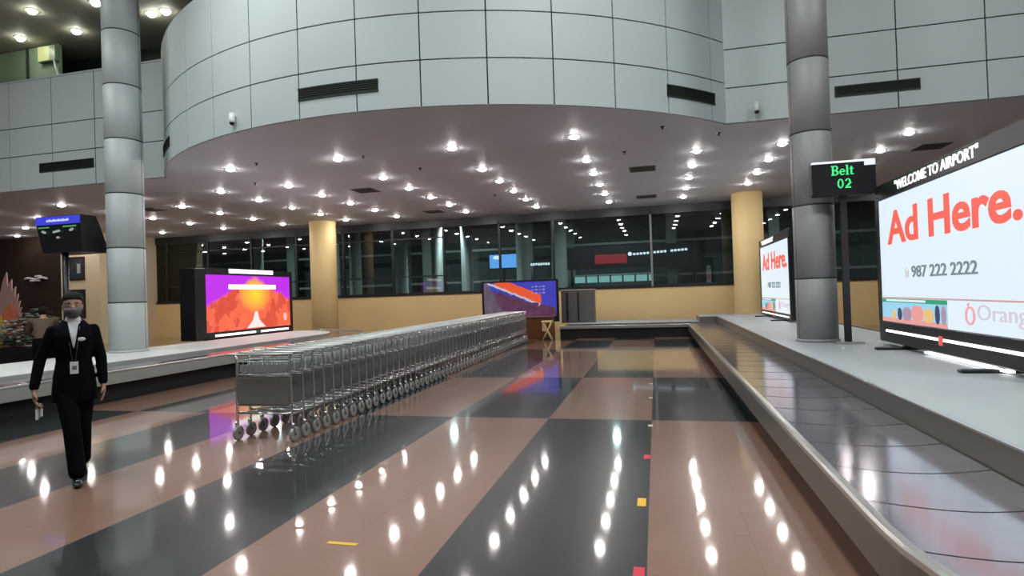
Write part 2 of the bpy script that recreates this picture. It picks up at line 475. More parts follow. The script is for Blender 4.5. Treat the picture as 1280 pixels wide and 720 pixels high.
def vent_arc(a0, a1, z0, z1, label):
    t = thing('slot_vent', label, 'vent', (DC[0], DC[1], z0)); b = MB(); n = 12
    def seg(mb, r0, r1, za, zb, m):
        o = [((r1)*math.sin(a0+(a1-a0)*i/n), -(r1)*math.cos(a0+(a1-a0)*i/n)) for i in range(n+1)]
        q = [((r0)*math.sin(a0+(a1-a0)*i/n), -(r0)*math.cos(a0+(a1-a0)*i/n)) for i in range(n+1)]
        p = o + q[::-1]; mb.rings([[(x, y, za) for x, y in p], [(x, y, zb) for x, y in p]], m)
    h = z1 - z0
    seg(b, DR - .03, DR + .02, 0, .02, M['vent']); seg(b, DR - .03, DR + .02, h-.02, h, M['vent']); seg(b, DR - .03, DR + .006, .02, h - .02, M['darkm']); b.build('frame', t)
    s = MB()
    for i in range(1, 6): seg(s, DR + .004, DR + .016, h*i/6 - .006, h*i/6 + .002, M['vent'])
    s.build('louvre', t)
vent_arc(math.radians(-5.6), math.radians(4.6), 5.02, 5.24, 'dark slot vent on the curved drum, nearest its middle')
vent_arc(math.radians(39.3), math.radians(47.6), 5.02, 5.24, 'dark slot vent on the right end of the curved drum')
vent_arc(math.radians(-44.5), math.radians(-36.5), 5.02, 5.24, 'dark slot vent on the left end of the curved drum')

# security cameras on the fascia
def cctv(x, y, z, rz, label):
    t = thing('security_camera', label, 'camera', (x, y, z), rz)
    b = MB(); b.lathe([(.05, .18), (.055, .02), (.05, 0)], M['white'], n=20); b.build('housing', t)
    b = MB(); b.ell((0, 0, 0), (.045, .045, .05), M['dark']); b.build('dome', t)
    b = MB(); b.box((-.02, 0, .12), (.02, .14, .16), M['white']); b.build('bracket', t)
cctv(-7.55, 9.46, 4.86, -.28, 'small white dome camera under the lower edge of the curved drum')
cctv(2.0, 12.15, 4.86, 0, 'small pale dome camera on the flat fascia left of the right column')

# ------------------------------------------------------------------ downlights
def make_downlight():
    t = thing('downlight', '', 'ceiling light', (0, 0, ZS))
    b = MB(); b.lathe([(.094, -.001), (.094, -.012), (.12, -.014), (.13, -.004), (.13, -.001)], M['white'], n=24, caps=False); b.build('trim_ring', t)
    b = MB(); b.lathe([(.001, -.055), (.025, -.053), (.05, -.045), (.072, -.031), (.088, -.014), (.092, -.002)], E_['lamp'], n=20, caps=False); b.build('lamp', t)
    return t
XG = [-26.4, -23.6, -20.75, -17.65, -14.8, -11.93, -9.74, -6.9, -4.17, -1.53, 1.03, 2.88, 5.41, 8.1, 10.8]
YG = [12.1, 14.4, 16.08, 17.8, 19.55, 21.4]
proto = None
for r_, y in enumerate(YG):
    for c_, x in enumerate(XG):
        if r_ == 0 and not (-10 < x < -1): continue
        if y > 20 and (x < -23 or abs(x - 2.88) < .1): continue
        if x > 8 and r_ in (2, 4): continue
        lab = 'round white ceiling downlight, %s row back from the drum edge, %s from the left' % (nth(r_ + 1), nth(c_ + 1))
        if proto is None: proto = make_downlight(); proto.location = (x, y, ZS); proto['label'] = lab; proto['group'] = 'downlights in the lower ceiling'
        else: dup(proto, (x, y, ZS), 0, lab, 'downlights in the lower ceiling')
# upper-ceiling downlights seen over the left fascia
up = thing('downlight', '', 'ceiling light', (0, 0, ZU))
b = MB(); b.lathe([(.11, -.001), (.11, -.012), (.15, -.014), (.16, -.001)], M['white'], n=20, caps=False); b.build('trim_ring', up)
b = MB(); b.lathe([(.001, -.10), (.05, -.096), (.085, -.07), (.102, -.03), (.108, -.002)], E_['uplamp'], n=20, caps=False); b.build('lamp', up)
spots = [(-15.74, 13.40, 'above and left of the left column, upper of its pair'), (-15.72, 12.15, 'at the top edge above the left fascia'),
         (-17.63, 13.27, 'lower one, furthest left above the fascia'), (-13.80, 12.3, 'half hidden behind the top of the left column'),
         (-12.96, 13.2, 'left of the pair between column and drum'), (-12.5, 13.2, 'right of the pair between column and drum'),
         (-19.6, 12.2, 'far left above the fascia near the green partition')]
for i, (x, y, l) in enumerate(spots):
    lab = 'round upper ceiling lamp ' + l
    if i == 0: up.location = (x, y, ZU); up['label'] = lab; up['group'] = 'downlights in the upper ceiling'
    else: dup(up, (x, y, ZU), 0, lab, 'downlights in the upper ceiling')

# ceiling diffusers and sprinklers
def diffuser(x, y, lab, first=[None]):
    if first[0] is None:
        t = thing('ceiling_diffuser', lab, 'vent', (x, y, ZS), 0, 'dark square diffusers in the lower ceiling')
        b = MB(); b.box((-.34, -.34, -.012), (.34, -.3, -.001), M['cab']).box((-.34, .3, -.012), (.34, .34, -.001), M['cab']).box((-.34, -.3, -.012), (-.3, .3, -.001), M['cab']).box((.3, -.3, -.012), (.34, .3, -.001), M['cab']); b.build('frame', t)
        b = MB(); b.box((-.3, -.3, -.004), (.3, .3, -.001), M['darkm'])
        for i in range(5): b.box((-.3, -.24 + .11*i, -.012), (.3, -.21 + .11*i, -.004), M['cab'])
        b.build('louvre', t); first[0] = t
    else: dup(first[0], (x, y, ZS), 0, lab)
for x, y, l in ((-8.2, 15.9, 'left of centre, nearer the drum'), (-8.0, 20.9, 'left of centre, nearer the window'), (-.24, 16., 'right of centre, nearer the drum'),
                (-.21, 20.8, 'right of centre, nearer the window'), (6.5, 16.1, 'above the large white screen'), (-16.1, 16.2, 'right beside the left column top'), (-13.9, 22.3, 'just before the left yellow column')):
    diffuser(x, y, 'dark square ceiling diffuser ' + l)
sp0 = None
for x, y in ((-8.8, 11.8), (-5.57, 13.69), (-6.25, 12.07), (.23, 12.0), (-.6, 13.85), (1.37, 12.9), (-4.89, 18.2), (-10.3, 13.74), (3.6, 13.4)):
    if sp0 is None:
        b = MB(); b.lathe([(.045, -.001), (.045, -.01), (.018, -.014), (.014, -.045), (.03, -.05), (.03, -.054)], M['dark'], n=12); sp0 = b.build('sprinkler_head'); sp0.location = (x, y, ZS); tag(sp0, 'tiny dark sprinkler head dotting the lower ceiling', 'sprinkler', 'sprinkler heads in the lower ceiling')
    else: o = sp0.copy(); COL.objects.link(o); o.location = (x, y, ZS)

# things on the upper storey
t = thing('wall_lightbox', 'small yellow lit panel on the upper storey wall left of the left column', 'sign', (-17.32, 13.83, 8.86))
b = MB(); b.bbox((-.33, -.06, .0), (.33, .06, .47), M['upgreen']); b.build('case', t)
b = MB(); b.box((-.30, -.065, .03), (.12, -.06, .44), E_['box']); b.build('panel', t)
b = MB(); b.tube([(-16.6, 13.7, 7.4), (-16.78, 13.7, 8.3), (-16.95, 13.7, 8.84)], .03, M['white'], 8); tag(b.build('leaning_post'), 'thin white post leaning beside the yellow lit panel above the fascia', 'post')
t = thing('pendant_lamp', 'long pale pendant rod with a small glowing tip, right of the left column', 'lamp', (-13.32, 13.0, 8.42))
b = MB(); b.tube([(0, 0, .06), (0, 0, ZU - 8.42)], .05, M['white'], 10); b.build('rod', t)
b = MB(); b.ell((0, 0, 0), (.06, .06, .06), mat('pendant_glow', (.5,.5,.5), .4, emit=(1, 1, .9), es=6)); b.build('bulb', t)

# ------------------------------------------------------------------ outside, beyond the glass
b = MB(); b.box((-34, 33, 0), (14, 33.2, 6), M['outwall'])
for i in range(9): b.box((-30 + 5*i, 32.9, 0), (-29.3 + 5*i, 33, 6), M['outcol'] if i % 2 else M['outwall'])
struct(b.build('wall_outside'))
b = MB(); b.box((-34, 23.5, 5.4), (14, 33.2, 5.6), M['dark']); struct(b.build('ceiling_outside'))
for i, (x, y, r_) in enumerate(((-11.6, 26, .4), (-10.4, 27.5, .3), (-8.9, 27.5, .28), (-14.6, 27, .3), (-6.3, 28.5, .35), (-4.75, 30, .4), (-19.5, 26, .3), (4.3, 28, .35))):
    b = MB(); b.lathe([(r_ + .05, 0), (r_ + .05, .15), (r_, .17), (r_, 5.4)], M['outcol'], n=24, c=(0, 0, 0))
    o = b.build('outdoor_column'); o.location = (x, y, 0); tag(o, 'pale green round column outside the window, %s from the left' % nth(sorted([-11.6,-10.4,-8.9,-14.6,-6.3,-4.75,-19.5,4.3]).index(x) + 1), 'column', 'columns outside the window')
t = thing('billboard', 'small glowing blue billboard outside, above the coloured display', 'billboard', (-7.7, 30, 2.85))
b = MB(); b.box((-.8, 0, 0), (.8, .12, .8), M['dark']); b.box((-.06, .02, -2.85), (.06, .1, 0), M['dark']); b.build('case', t)
b = MB(); b.box((-.75, -.01, .05), (.75, 0, .75), E_['bill']); b.ell((-.35, -.012, .6), (.22, .004, .1), E_['sign']); b.build('panel', t)
t = thing('shop_sign', 'dim red shop sign with white lettering beyond the window', 'sign', (-2.2, 30, 2.85))
b = MB(); b.box((-2.2, .05, -.2), (4.2, .3, .9), M['dark']); b.box((-2, .1, -2.85), (-1.9, .25, -.2), M['dark']).box((4, .1, -2.85), (4.1, .25, -.2), M['dark']); b.build('fascia_board', t)
b = MB(); b.bbox((-.75, -.02, .02), (.85, .05, .5), E_['neon'], .04); b.build('red_panel', t)
b = MB(); b.ell((1.0, 0, .47), (.1, .04, .1), E_['sign'])
for i in range(16):
    if i in (5, 10): continue
    b.box((1.15 + .165*i, 0, .40 + .008*i), (1.27 + .165*i, .05, .50 + .008*i), E_['sign'])
b.build('lettering', t)
b = MB()
for i in range(9): b.box((-.05 + .13*i, 0, .0 if i % 3 else .02), (.04 + .13*i, .05, .12), E_['sign'])
o = b.build('outdoor_lettering'); o.location = (-6.35, 30, 2.95); tag(o, 'small white lettering outside, right of the blue billboard', 'sign')
b = MB()
b.box((-1.9, 0, 0), (1.9, .2, .3), E_['cyan'])
for i in range(7): b.box((-1.9 + .6*i, -.03, -.05), (-1.82 + .6*i, 0, .35), M['outwall'])
b.box((-1.9, -.02, .32), (2.0, .3, .4), M['outcol']); b.box((-1.9, 0, -1.9), (1.9, .3, -.02), M['outwall'])
o = b.build('lit_counter'); o.location = (-2.1, 29.5, 1.95); tag(o, 'long cyan lit counter window outside, low behind the yellow wall', 'counter')
b = MB()
for z in (2.2, 3.95): b.box((-34, 31.5, z), (14, 31.7, z + .12), M['outcol'])
for x in (-21.5, -18.5, -12.8, -6.9, .6, 5.5): b.box((x, 31.4, 0), (x + .5, 31.8, 5.4), M['outcol'])
struct(b.build('trim_1_outside_rail'))

# ------------------------------------------------------------------ swept carousel
def arc_pts(c, r, a0, a1, n): return [(c[0] + r*math.cos(a0 + (a1-a0)*i/n), c[1] + r*math.sin(a0 + (a1-a0)*i/n)) for i in range(n+1)]
class Path:
    def __init__(s, pts):
        s.P = [Vector((x, y, 0)) for x, y in pts]; s.n = len(s.P); s.off = []
        s.s = [0]
        for i in range(1, s.n): s.s.append(s.s[-1] + (s.P[i]-s.P[i-1]).length)
        for i in range(s.n):
            d0 = (s.P[i]-s.P[i-1]).normalized() if i else None; d1 = (s.P[i+1]-s.P[i]).normalized() if i < s.n-1 else None
            d0 = d0 or d1; d1 = d1 or d0
            n0 = Vector((-d0.y, d0.x, 0)); n1 = Vector((-d1.y, d1.x, 0)); m_ = (n0 + n1).normalized()
            s.off.append(m_ / max(.3, m_.dot(n0)))
    def at(s, i, t): return s.P[i] + s.off[i]*t          # t > 0 = left of travel
    def lerp(s, u, t):
        u = max(0, min(s.s[-1], u)); i = 0
        while i < s.n - 2 and s.s[i+1] < u: i += 1
        k = (u - s.s[i]) / max(1e-6, s.s[i+1]-s.s[i]); return s.at(i, t).lerp(s.at(i+1, t), k)
def sweep(mb, path, prof, m, i0=0, i1=None):
    i1 = path.n if i1 is None else i1
    rings = [[(path.at(i, t).x, path.at(i, t).y, z) for t, z in prof] for i in range(i0, i1)]
    mb.rings(rings, m, True, True)
def slats(path, t0, t1, z, pitch, bow):
    mb = MB(); total = path.s[-1]; k = 0; n = 10; sub = 2
    while k*pitch < total - .02:
        rows = []
        for j in range(sub + 1):
            row = []
            for i in range(n + 1):
                q = i/n; u = (k + j/sub)*pitch + bow*math.sin(PI*q)
                p = path.lerp(u, t0 + (t1-t0)*q); row.append((p.x, p.y, z + .0018*(j/sub)))
            rows.append(row)
        mb.rings(rows, M['belt'], False, False)
        p2 = [(x, y, z - .002) for x, y, _ in rows[-1]]; mb.rings([rows[-1], p2], M['beltline'], False, False)
        # dark lap line
        lap = []
        for i in range(n + 1):
            q = i/n; u = (k + 1)*pitch - .004 + bow*math.sin(PI*q); p = path.lerp(u, t0 + (t1-t0)*q); lap.append((p.x, p.y, z + .0024))
        mb.rings([lap, [(x, y, zz) for (x, y, _), zz in zip(rows[-1], [z + .0024]*(n+1))]], M['beltline'], False, False)
        k += 1
    return mb
def carousel(name, label, path, side_low, zb=.38, bw=.93, rear=0, pm=None):
    t = thing(name, label, 'baggage carousel')
    if rear:
        lo = zb - .07
        b = MB(); sweep(b, path, [(0, lo), (0, zb + .015), (.012, zb + .028), (.05, zb + .028), (.062, zb + .015), (.062, zb - .02), (.03, zb - .02), (.03, lo)], M['steel'], 0, rear + 1); b.build('rear_rim', t)
        b = MB(); sweep(b, path, [(.05, 0), (.05, lo + .01), (.07, lo + .01), (.07, 0)], M['darkm'], 0, rear + 1); b.build('rear_kick_plate', t)
    b = MB(); sweep(b, path, [(0, side_low), (0, zb + .015), (.012, zb + .028), (.05, zb + .028), (.062, zb + .015), (.062, zb - .02), (.03, zb - .02), (.03, side_low)], M['steel'], rear); b.build('rim', t)
    b = MB(); sweep(b, path, [(-.004, side_low + .005), (-.004, zb - .012), (-.0005, zb - .012), (-.0005, side_low + .005)], pm or M['sidep'], rear)
    d = 0
    b.build('side_panel', t)
    b = MB(); sweep(b, path, [(.14, 0), (.14, side_low + .02), (.16, side_low + .02), (.16, 0)], M['darkm'], rear); b.build('kick_plate', t)
    b = slats(path, .062, bw, zb, .62, .12); b.build('slat_belt', t)
    b = MB(); sweep(b, path, [(.07, zb - .08), (.07, zb - .03), (bw, zb - .03), (bw, zb - .08)], M['darkm']); b.build('belt_bed', t)
    return t
# right carousel
cR = (2.94, 3.0); ro = 2.0
pR = [(-3.1, 19.2), (-1.5, 19.2), (.94, 19.2), (.94, 15), (.94, 11), (.94, 7), (.94, 5)] + arc_pts(cR, ro, PI, 2*PI, 28) + [(4.94, 8), (4.94, 13), (4.94, 21.9)]
PR = Path(pR)
tR = carousel('baggage_carousel', 'long right hand baggage carousel with dark slats around a raised pale island', PR, .17, rear=2)
# island of the right carousel
isl = [(1.88, 20.13), (1.88, 3.0)] + arc_pts(cR, 1.06, PI, 2*PI, 24)[1:] + [(4.0, 21.9), (1.35, 21.9), (1.35, 20.13)]
b = MB(); b.prism(isl[::-1][::-1], .30, .565, M['curb']); b.build('curb', tR)
def inset(pts, d):
    c = []
    n = len(pts)
    for i in range(n):
        p0, p, p1 = Vector(pts[i-1]), Vector(pts[i]), Vector(pts[(i+1) % n])
        e0 = (p-p0).normalized(); e1 = (p1-p).normalized()
        n0 = Vector((-e0.y, e0.x)); n1 = Vector((-e1.y, e1.x)); m_ = (n0+n1).normalized(); m_ = m_/max(.3, m_.dot(n0))
        c.append(tuple(p + m_*d))
    return c
area = sum(isl[i-1][0]*isl[i][1] - isl[i][0]*isl[i-1][1] for i in range(len(isl)))
sg = 1 if area > 0 else -1
b = MB(); b.rings([[(x, y, .565) for x, y in inset(isl, -sg*.012)], [(x, y, .578) for x, y in inset(isl, -sg*.012)], [(x, y, .58) for x, y in inset(isl, sg*.01)]], M['curbedge'], caps=False); b.build('edge_trim', tR)
b = MB(); b.prism(inset(isl, sg*.009), .56, .5805, M['island']); b.build('island_top', tR)
b = MB(); b.box((-3.0, 20.16, 0), (1.34, 22.6, .40), M['curb']).box((-3.0, 20.14, .40), (1.34, 22.6, .42), M['island']); b.build('rear_shelf', tR)
# left carousel
cL = (-11.4, 17.6)
pL = [(-8.38, -1.5), (-8.38, 3), (-8.38, 8), (-8.38, 13), (-8.38, 15.2)] + arc_pts((-11.7, 15.2), 3.32, 0, PI/2, 18)[1:]
PL = Path(pL)
tL = carousel('baggage_carousel', 'left hand baggage carousel with black base behind the walking woman', PL, .29, .47, 1.05, pm=mat('left_side_steel', (.42, .45, .43), .35, .4))
isl2 = [(-9.45, -1.5), (-9.45, 15.2)] + arc_pts((-11.7, 15.2), 2.25, 0, PI/2, 18)[1:] + [(-11.72, -1.5)]
b = MB(); b.prism(isl2, .3, .52, mat('left_curb', (.40, .42, .41), .4, .3)); b.build('curb', tL)
b = MB(); b.prism(isl2, .52, .53, mat('left_island', (.66, .68, .67), .45)); b.build('island_top', tL)

# ------------------------------------------------------------------ advertising displays
def display_right(y_far, y_near, z0, z1, label, group_lab, full=True):
    """LED display standing parallel to the aisle at x = 3.2, image facing -x (towards the aisle)."""
    X = 3.2; t = thing('advertising_display', label, 'screen', (X, (y_far + y_near)/2, .58))
    L = (y_far - y_near)/2; o = .58; zt = z1 - o; zb = z0 - o
    low = .30 if full else .155; bo = .15 if full else .09
    b = MB(); e = .10
    b.bbox((.0, -L - e, zb - low), (.16, L + e, zb), M['dark'], .012); b.bbox((.0, -L - e, zt), (.16, L + e, zt + .23), M['dark'], .012)
    b.box((.0, -L - e, zb), (.16, -L, zt), M['dark']).box((.0, L, zb), (.16, L + e, zt), M['dark']).box((.10, -L, zb), (.16, L, zt), M['dark'])
    b.build('frame', t)
    b = MB(); b.box((.02, -L, zb), (.09, L, zt), E_['screen']); scr = b.build('screen', t)
    for y in (-L*.62, L*.62):
        b = MB(); b.bbox((-.32, y - .05, 0), (.5, y + .05, .035), M['dark'], .008); b.box((.03, y - .05, .035), (.13, y + .05, zb - low + .01), M['dark']); b.build('foot', t)
    b = MB(); b.box((-.012, -L*.93, zb - bo), (.0, -.07, zb - bo + .032), E_['bar']).box((-.012, .07, zb - bo), (.0, L*.90, zb - bo + .032), E_['bar'])
    if full: b.box((.0, -L*.72, zb - .34), (.06, L*.25, zb - .315), E_['bar'])
    b.build('light_bar', t)
    b = MB(); b.bbox((-.014, -.04, zb - bo - .05), (.0, .04, zb - bo + .06), mat('red_badge', (.3,.02,.02), .4, emit=(.9,.15,.1), es=.7), .003); b.build('badge', t)
    H = zt - zb; S = scr; xd, ud = (0, -1, 0), (0, 0, 1); x = .014
    text_obj('headline', 'Ad Here.', 1, E_['red'], S, (x, L*.832, zb + H*.62), xd, ud, L*1.715, H*.265, bold=.024)
    text_obj('phone_number', '987 222 2222', 1, E_['grey'], S, (x, L*.42, zb + H*.35), xd, ud, L*.87, H*.085, bold=.012)
    g = MB(); g.tube([(x, L*.50 + .05*math.cos(a*.5), zb + H*.385 + .065*math.sin(a*.5)) for a in range(13)], .007, E_['lgrey'], 6); g.box((x - .004, L*.50 - .02, zb + H*.36), (x + .004, L*.50 + .02, zb + H*.40), E_['lgrey']); g.build('phone_symbol', S)
    g = MB(); g.box((.012, -L, zb + H*.190), (.02, L, zb + H*.200), E_['rline']); g.build('divider', S)
    g = MB(); g.box((.012, -L*.075, zb + H*.158), (.019, L, zb + H*.188), E_['green']); g.box((.008, L*.22, zb + H*.166), (.012, L*.90, zb + H*.182), E_['screen']); g.build('green_banner', S)
    g = MB(); y1 = L*.995; y0 = -L*.075; w = y1 - y0
    g.box((.014, y0, zb + .002), (.019, y1, zb + H*.158), E_['sky']); g.box((.011, y0, zb + .002), (.014, y1, zb + H*.035), E_['pink'])
    random.seed(3)
    for q, (fy, ww, h0, mm) in enumerate(((.78, .07, .09, 'yel'), (.68, .07, .11, 'navy'), (.56, .14, .12, 'purp'), (.40, .18, .14, 'pink'), (.24, .14, .12, 'yel'), (.12, .06, .15, 'navy'), (.04, .06, .15, 'purp'))):
        g.ell((.011, y0 + w*fy, zb + H*(.02 + h0*.45)), (.003, w*ww*.55, H*h0*.46), E_[mm], 12, 8)
    g.build('picture_strip', S)
    g = MB(); cy = -L*.351; cz = zb + H*.10
    g.tube([(x, cy + .085*math.cos(a*2*PI/20), cz + .09*math.sin(a*2*PI/20)) for a in range(20)], .013, E_['lpink'], 6, closed=True); g.tube([(x, cy + .02, cz + .095), (x, cy + .05, cz + .115), (x, cy + .01, cz + .13)], .009, E_['lpink'], 6); g.build('round_logo', S)
    text_obj('logo_word', 'Orange', 1, E_['lgrey'], S, (x, -L*.432, zb + H*.05), xd, ud, L*.545, H*.12, bold=.0)
    h = text_obj('header_text', '"WELCOME TO AIRPORT"', 1, mat('header_white', (.8,.8,.8), .4, emit=(1,1,1), es=1.1), t, (-.006, L*.63 if full else L*.8, zt + .06), xd, ud, L*1.16 if full else L*.9, .13, bold=.008)
    return t
display_right(9.72, 6.02, .94, 2.68, 'large white advertising display at the right edge of the photo, nearest the camera', '', True)
display_right(19.9, 15.85, .775, 2.68, 'smaller looking white advertising display in the distance between yellow and grey columns', '', False)

# left picture display (faces +x)
def fire_nodes(nt, b):
    h = N(nt); vec, (x, y, z) = h.obj()             # local: y -1.9..1.9, z .28...1.8
    n1 = h.noise(vec, 1.6, 5); n2 = h.noise(vec, 3.5, 3)
    base = h.mix(n2, (.95, .07, .03), (1., .22, .10)); 
    base = h.mix(h.math('MULTIPLY', h.math('GREATER_THAN', n1, .53), .55), base, (.55, .02, .02))
    dx = h.math('MULTIPLY', h.math('SUBTRACT', y, .15), 1.15); dz = h.math('MULTIPLY', h.math('SUBTRACT', z, 1.28), 1.5)
    d = h.math('SQRT', h.math('ADD', h.math('MULTIPLY', dx, dx), h.math('MULTIPLY', dz, dz)))
    glow = h.math('SUBTRACT', 1., h.math('MULTIPLY', d, 1.15)); glow = h.math('MAXIMUM', glow, 0.)
    base = h.mix(h.math('POWER', glow, .8), base, (1., .75, .03))
    # purple sky in both upper corners
    edge = h.math('ADD', h.math('MULTIPLY', h.math('ABSOLUTE', h.math('SUBTRACT', y, .15)), .42), z)
    sky = h.math('SUBTRACT', edge, h.math('ADD', 1.72, h.math('MULTIPLY', h.math('SUBTRACT', n1, .5), .5)))
    sky = h.math('MINIMUM', h.math('MAXIMUM', h.math('MULTIPLY', sky, 7.), 0.), 1.)
    c = h.mix(sky, base, (.55, .02, .85))
    nt.links.new(c, b.inputs['Emission Color']); b.inputs['Emission Strength'].default_value = 1.0
    b.inputs['Base Color'].default_value = (.02, .02, .02, 1)
M['fire'] = nodes_mat('sunset_picture', fire_nodes)
t = thing('advertising_display', 'display showing an orange and purple volcano sunset behind the left carousel', 'screen', (-11.9, 15.6, .5))
b = MB(); L = 1.9
b.bbox((-.5, -L - .40, .03), (0, -L, 1.98), M['dark'], .012)
b.box((-.14, -L, .0), (0, L + .12, .22), M['dark']).box((-.14, -L, 1.82), (0, L + .12, 2.0), M['dark']).box((-.14, L, .22), (0, L + .12, 1.82), M['dark']).box((-.14, -L, .22), (-.1, L, 1.82), M['dark'])
b.build('frame', t)
b = MB(); b.box((-.1, -L, .22), (-.02, L, 1.82), M['fire']); s = b.build('screen', t)
b = MB(); b.add([(-.015, -.25, .25), (-.015, .62, .25), (-.015, .32, .48), (-.015, .24, .74), (-.015, .12, .74), (-.015, .02, .48), (-.06, -.25, .25), (-.06, .62, .25), (-.06, .32, .48), (-.06, .24, .74), (-.06, .12, .74), (-.06, .02, .48)],
      [(0, 1, 2, 3, 4, 5)] + [(i, i+6, (i+1) % 6 + 6, (i+1) % 6) for i in range(6)], emis('temple_white', (1, .82, .8), 1.0)); b.build('white_temple', s)
b = MB(); b.ell((-.015, 1.62, .52), (.003, .09, .13), emis('crest_pink', (1, .6, .55), .9)); b.build('crest', s)
b = MB(); b.box((-.018, -1.0, 1.42), (-.012, 1.15, 1.55), E_['bar']); b.build('caption', s)
b = MB(); b.box((0, -1.0, 1.88), (.012, 1.0, 2.0), E_['bar']); b.build('top_light_bar', t)
b = MB(); b.box((0, -1.6, .09), (.012, .1, .15), E_['bar']).box((0, .35, .09), (.012, 1.75, .15), E_['bar']); b.build('lower_light_bar', t)
b = MB(); b.box((0, .12, .08), (.01, .32, .16), M['cab']); b.build('badge', t)
for y in (-1.3, 1.25):
    b = MB(); b.bbox((-.5, y - .05, -.5), (.12, y + .05, -.47), M['dark'], .008); b.box((-.3, y - .05, -.47), (-.18, y + .05, .06), M['dark']); b.build('foot', t)

# centre display (faces -y)
def flag_nodes(nt, b):
    h = N(nt); vec, (x, y, z) = h.obj()             # local x -1.35..1.35, z .1..1.37
    n1 = h.noise(vec, 5., 3); n2 = h.noise(vec, 2., 3)
    c = h.mix(h.math('MULTIPLY', n2, .5), (.03, .03, .42), (.10, .10, .75))
    wob = h.math('MULTIPLY', h.math('SUBTRACT', n1, .5), .12)
    d = h.math('ADD', h.math('ADD', z, h.math('MULTIPLY', x, .42)), wob)      # diagonal band coordinate
    def band(lo, hi):
        a = h.math('GREATER_THAN', d, lo); bb = h.math('LESS_THAN', d, hi); return h.math('MULTIPLY', a, bb)
    right = h.math('LESS_THAN', x, h.math('ADD', .75, wob)); left = h.math('GREATER_THAN', h.math('ADD', x, wob), -.92)
    red = h.math('MULTIPLY', band(.72, 1.05), left); c = h.mix(h.math('MULTIPLY', red, right), c, (.9, .10, .03))
    wh = h.math('MULTIPLY', band(.66, .74), h.math('LESS_THAN', x, .8)); c = h.mix(wh, c, (.60, .55, .62))
    dk = h.math('LESS_THAN', h.math('ADD', h.math('ADD', z, h.math('MULTIPLY', x, .30)), h.math('MULTIPLY', wob, 5.)), .64)
    c = h.mix(dk, c, h.mix(n1, (.02, .005, .03), (.20, .06, .14)))
    lf = h.math('MULTIPLY', h.math('LESS_THAN', h.math('ADD', h.math('ADD', x, h.math('MULTIPLY', z, .5)), h.math('MULTIPLY', wob, 4.)), -.55), .8); c = h.mix(lf, c, h.mix(n1, (.03, .01, .05), (.25, .2, .28)))
    nt.links.new(c, b.inputs['Emission Color']); b.inputs['Emission Strength'].default_value = .85
    b.inputs['Base Color'].default_value = (.02, .02, .02, 1)
M['flag'] = nodes_mat('banner_picture', flag_nodes)
t = thing('advertising_display', 'display with a red and blue flag picture beyond the far end of the trolley row', 'screen', (-4.62, 20.1, 0))
b = MB(); W = 1.36
b.box((-W, -.02, .52), (W, .12, .72), M['dark']).box((-W, -.02, 1.92), (W, .12, 1.98), M['dark']).box((-W, -.02, .72), (-W + .07, .12, 1.92), M['dark']).box((W - .07, -.02, .72), (W, .12, 1.92), M['dark']).box((-W+.07, .05, .72), (W-.07, .12, 1.92), M['dark']); b.build('frame', t)
b = MB(); b.box((-W + .07, 0, .0), (W - .07, .04, 1.2), M['flag']); o = b.build('screen', t); o.location = (0, 0, .72)
b = MB()
for i in range(3):
    for k in range(4): b.box((.42 + .13*k, -.004, 1.0 - .11*i), (.51 + .13*k, -.0005, 1.03 - .11*i + .02*(k % 2)), mat('pale_blue_marks', (.02, .02, .02), .4, emit=(.35, .35, .75), es=.7))
b.build('small_lettering', o)
b = MB(); b.box((.1, -.03, .60), (.95, -.02, .645), E_['bar']); b.build('light_bar', t)
for x in (-.9, .9):
    b = MB(); b.box((x - .05, 0, .03), (x + .05, .1, .52), M['dark']).bbox((x - .08, -.3, 0), (x + .08, .4, .03), M['dark'], .008); b.build('foot', t)

# cabinet beside it
t = thing('partition_cabinet', 'dark grey upright cabinet with ribbed panel right of the flag display', 'cabinet', (-2.72, 20.95, 0))
b = MB(); b.bbox((-.58, -.02, .42), (.60, .4, 1.56), M['cab'], .012); b.box((-.58, 0, .42), (-.5, .38, .425), M['cab']); b.build('body', t)
b = MB()
for i in range(7): b.box((-.52 + .13*i, -.035, .48), (-.46 + .13*i, -.02, 1.50), M['dark'] if i in (1, 4) else M['cab'])
b.build('ribbed_panel', t)
b = MB(); b.bbox((-.6, -.04, 1.56), (.62, .42, 1.60), mat('cab_top', (.45, .40, .35), .5), .008); b.build('top', t)

# brown desk and yellow stand
t = thing('wooden_desk', 'low brown wooden desk at the far end of the trolley row', 'desk', (-3.95, 19.35, 0))
b = MB(); b.bbox((-.55, -.25, 0), (.62, .25, .70), M['wood'], .01); b.build('body', t)
b = MB(); b.bbox((-.58, -.28, .70), (.65, .28, .735), M['wood'], .008); b.build('top', t)
t = thing('folding_stand', 'small yellow folding stand with crossed legs before the wooden desk', 'stand', (-3.42, 18.7, 0))
b = MB()
for s_ in (-1, 1):
    b.tube([(-.15*s_, -.1, 0), (.14*s_, .08, .58)], .022, M['cream'], 8); b.tube([(-.15*s_, .1, 0), (.14*s_, -.08, .58)], .022, M['cream'], 8)
b.build('crossed_legs', t)
b = MB(); b.bbox((-.18, -.1, .56), (.18, .1, .62), M['cream'], .01); b.build('seat', t)
b = MB(); b.bbox((-.17, -.02, .28), (-.04, .02, .55), M['cream'], .008); b.build('side_flap', t)

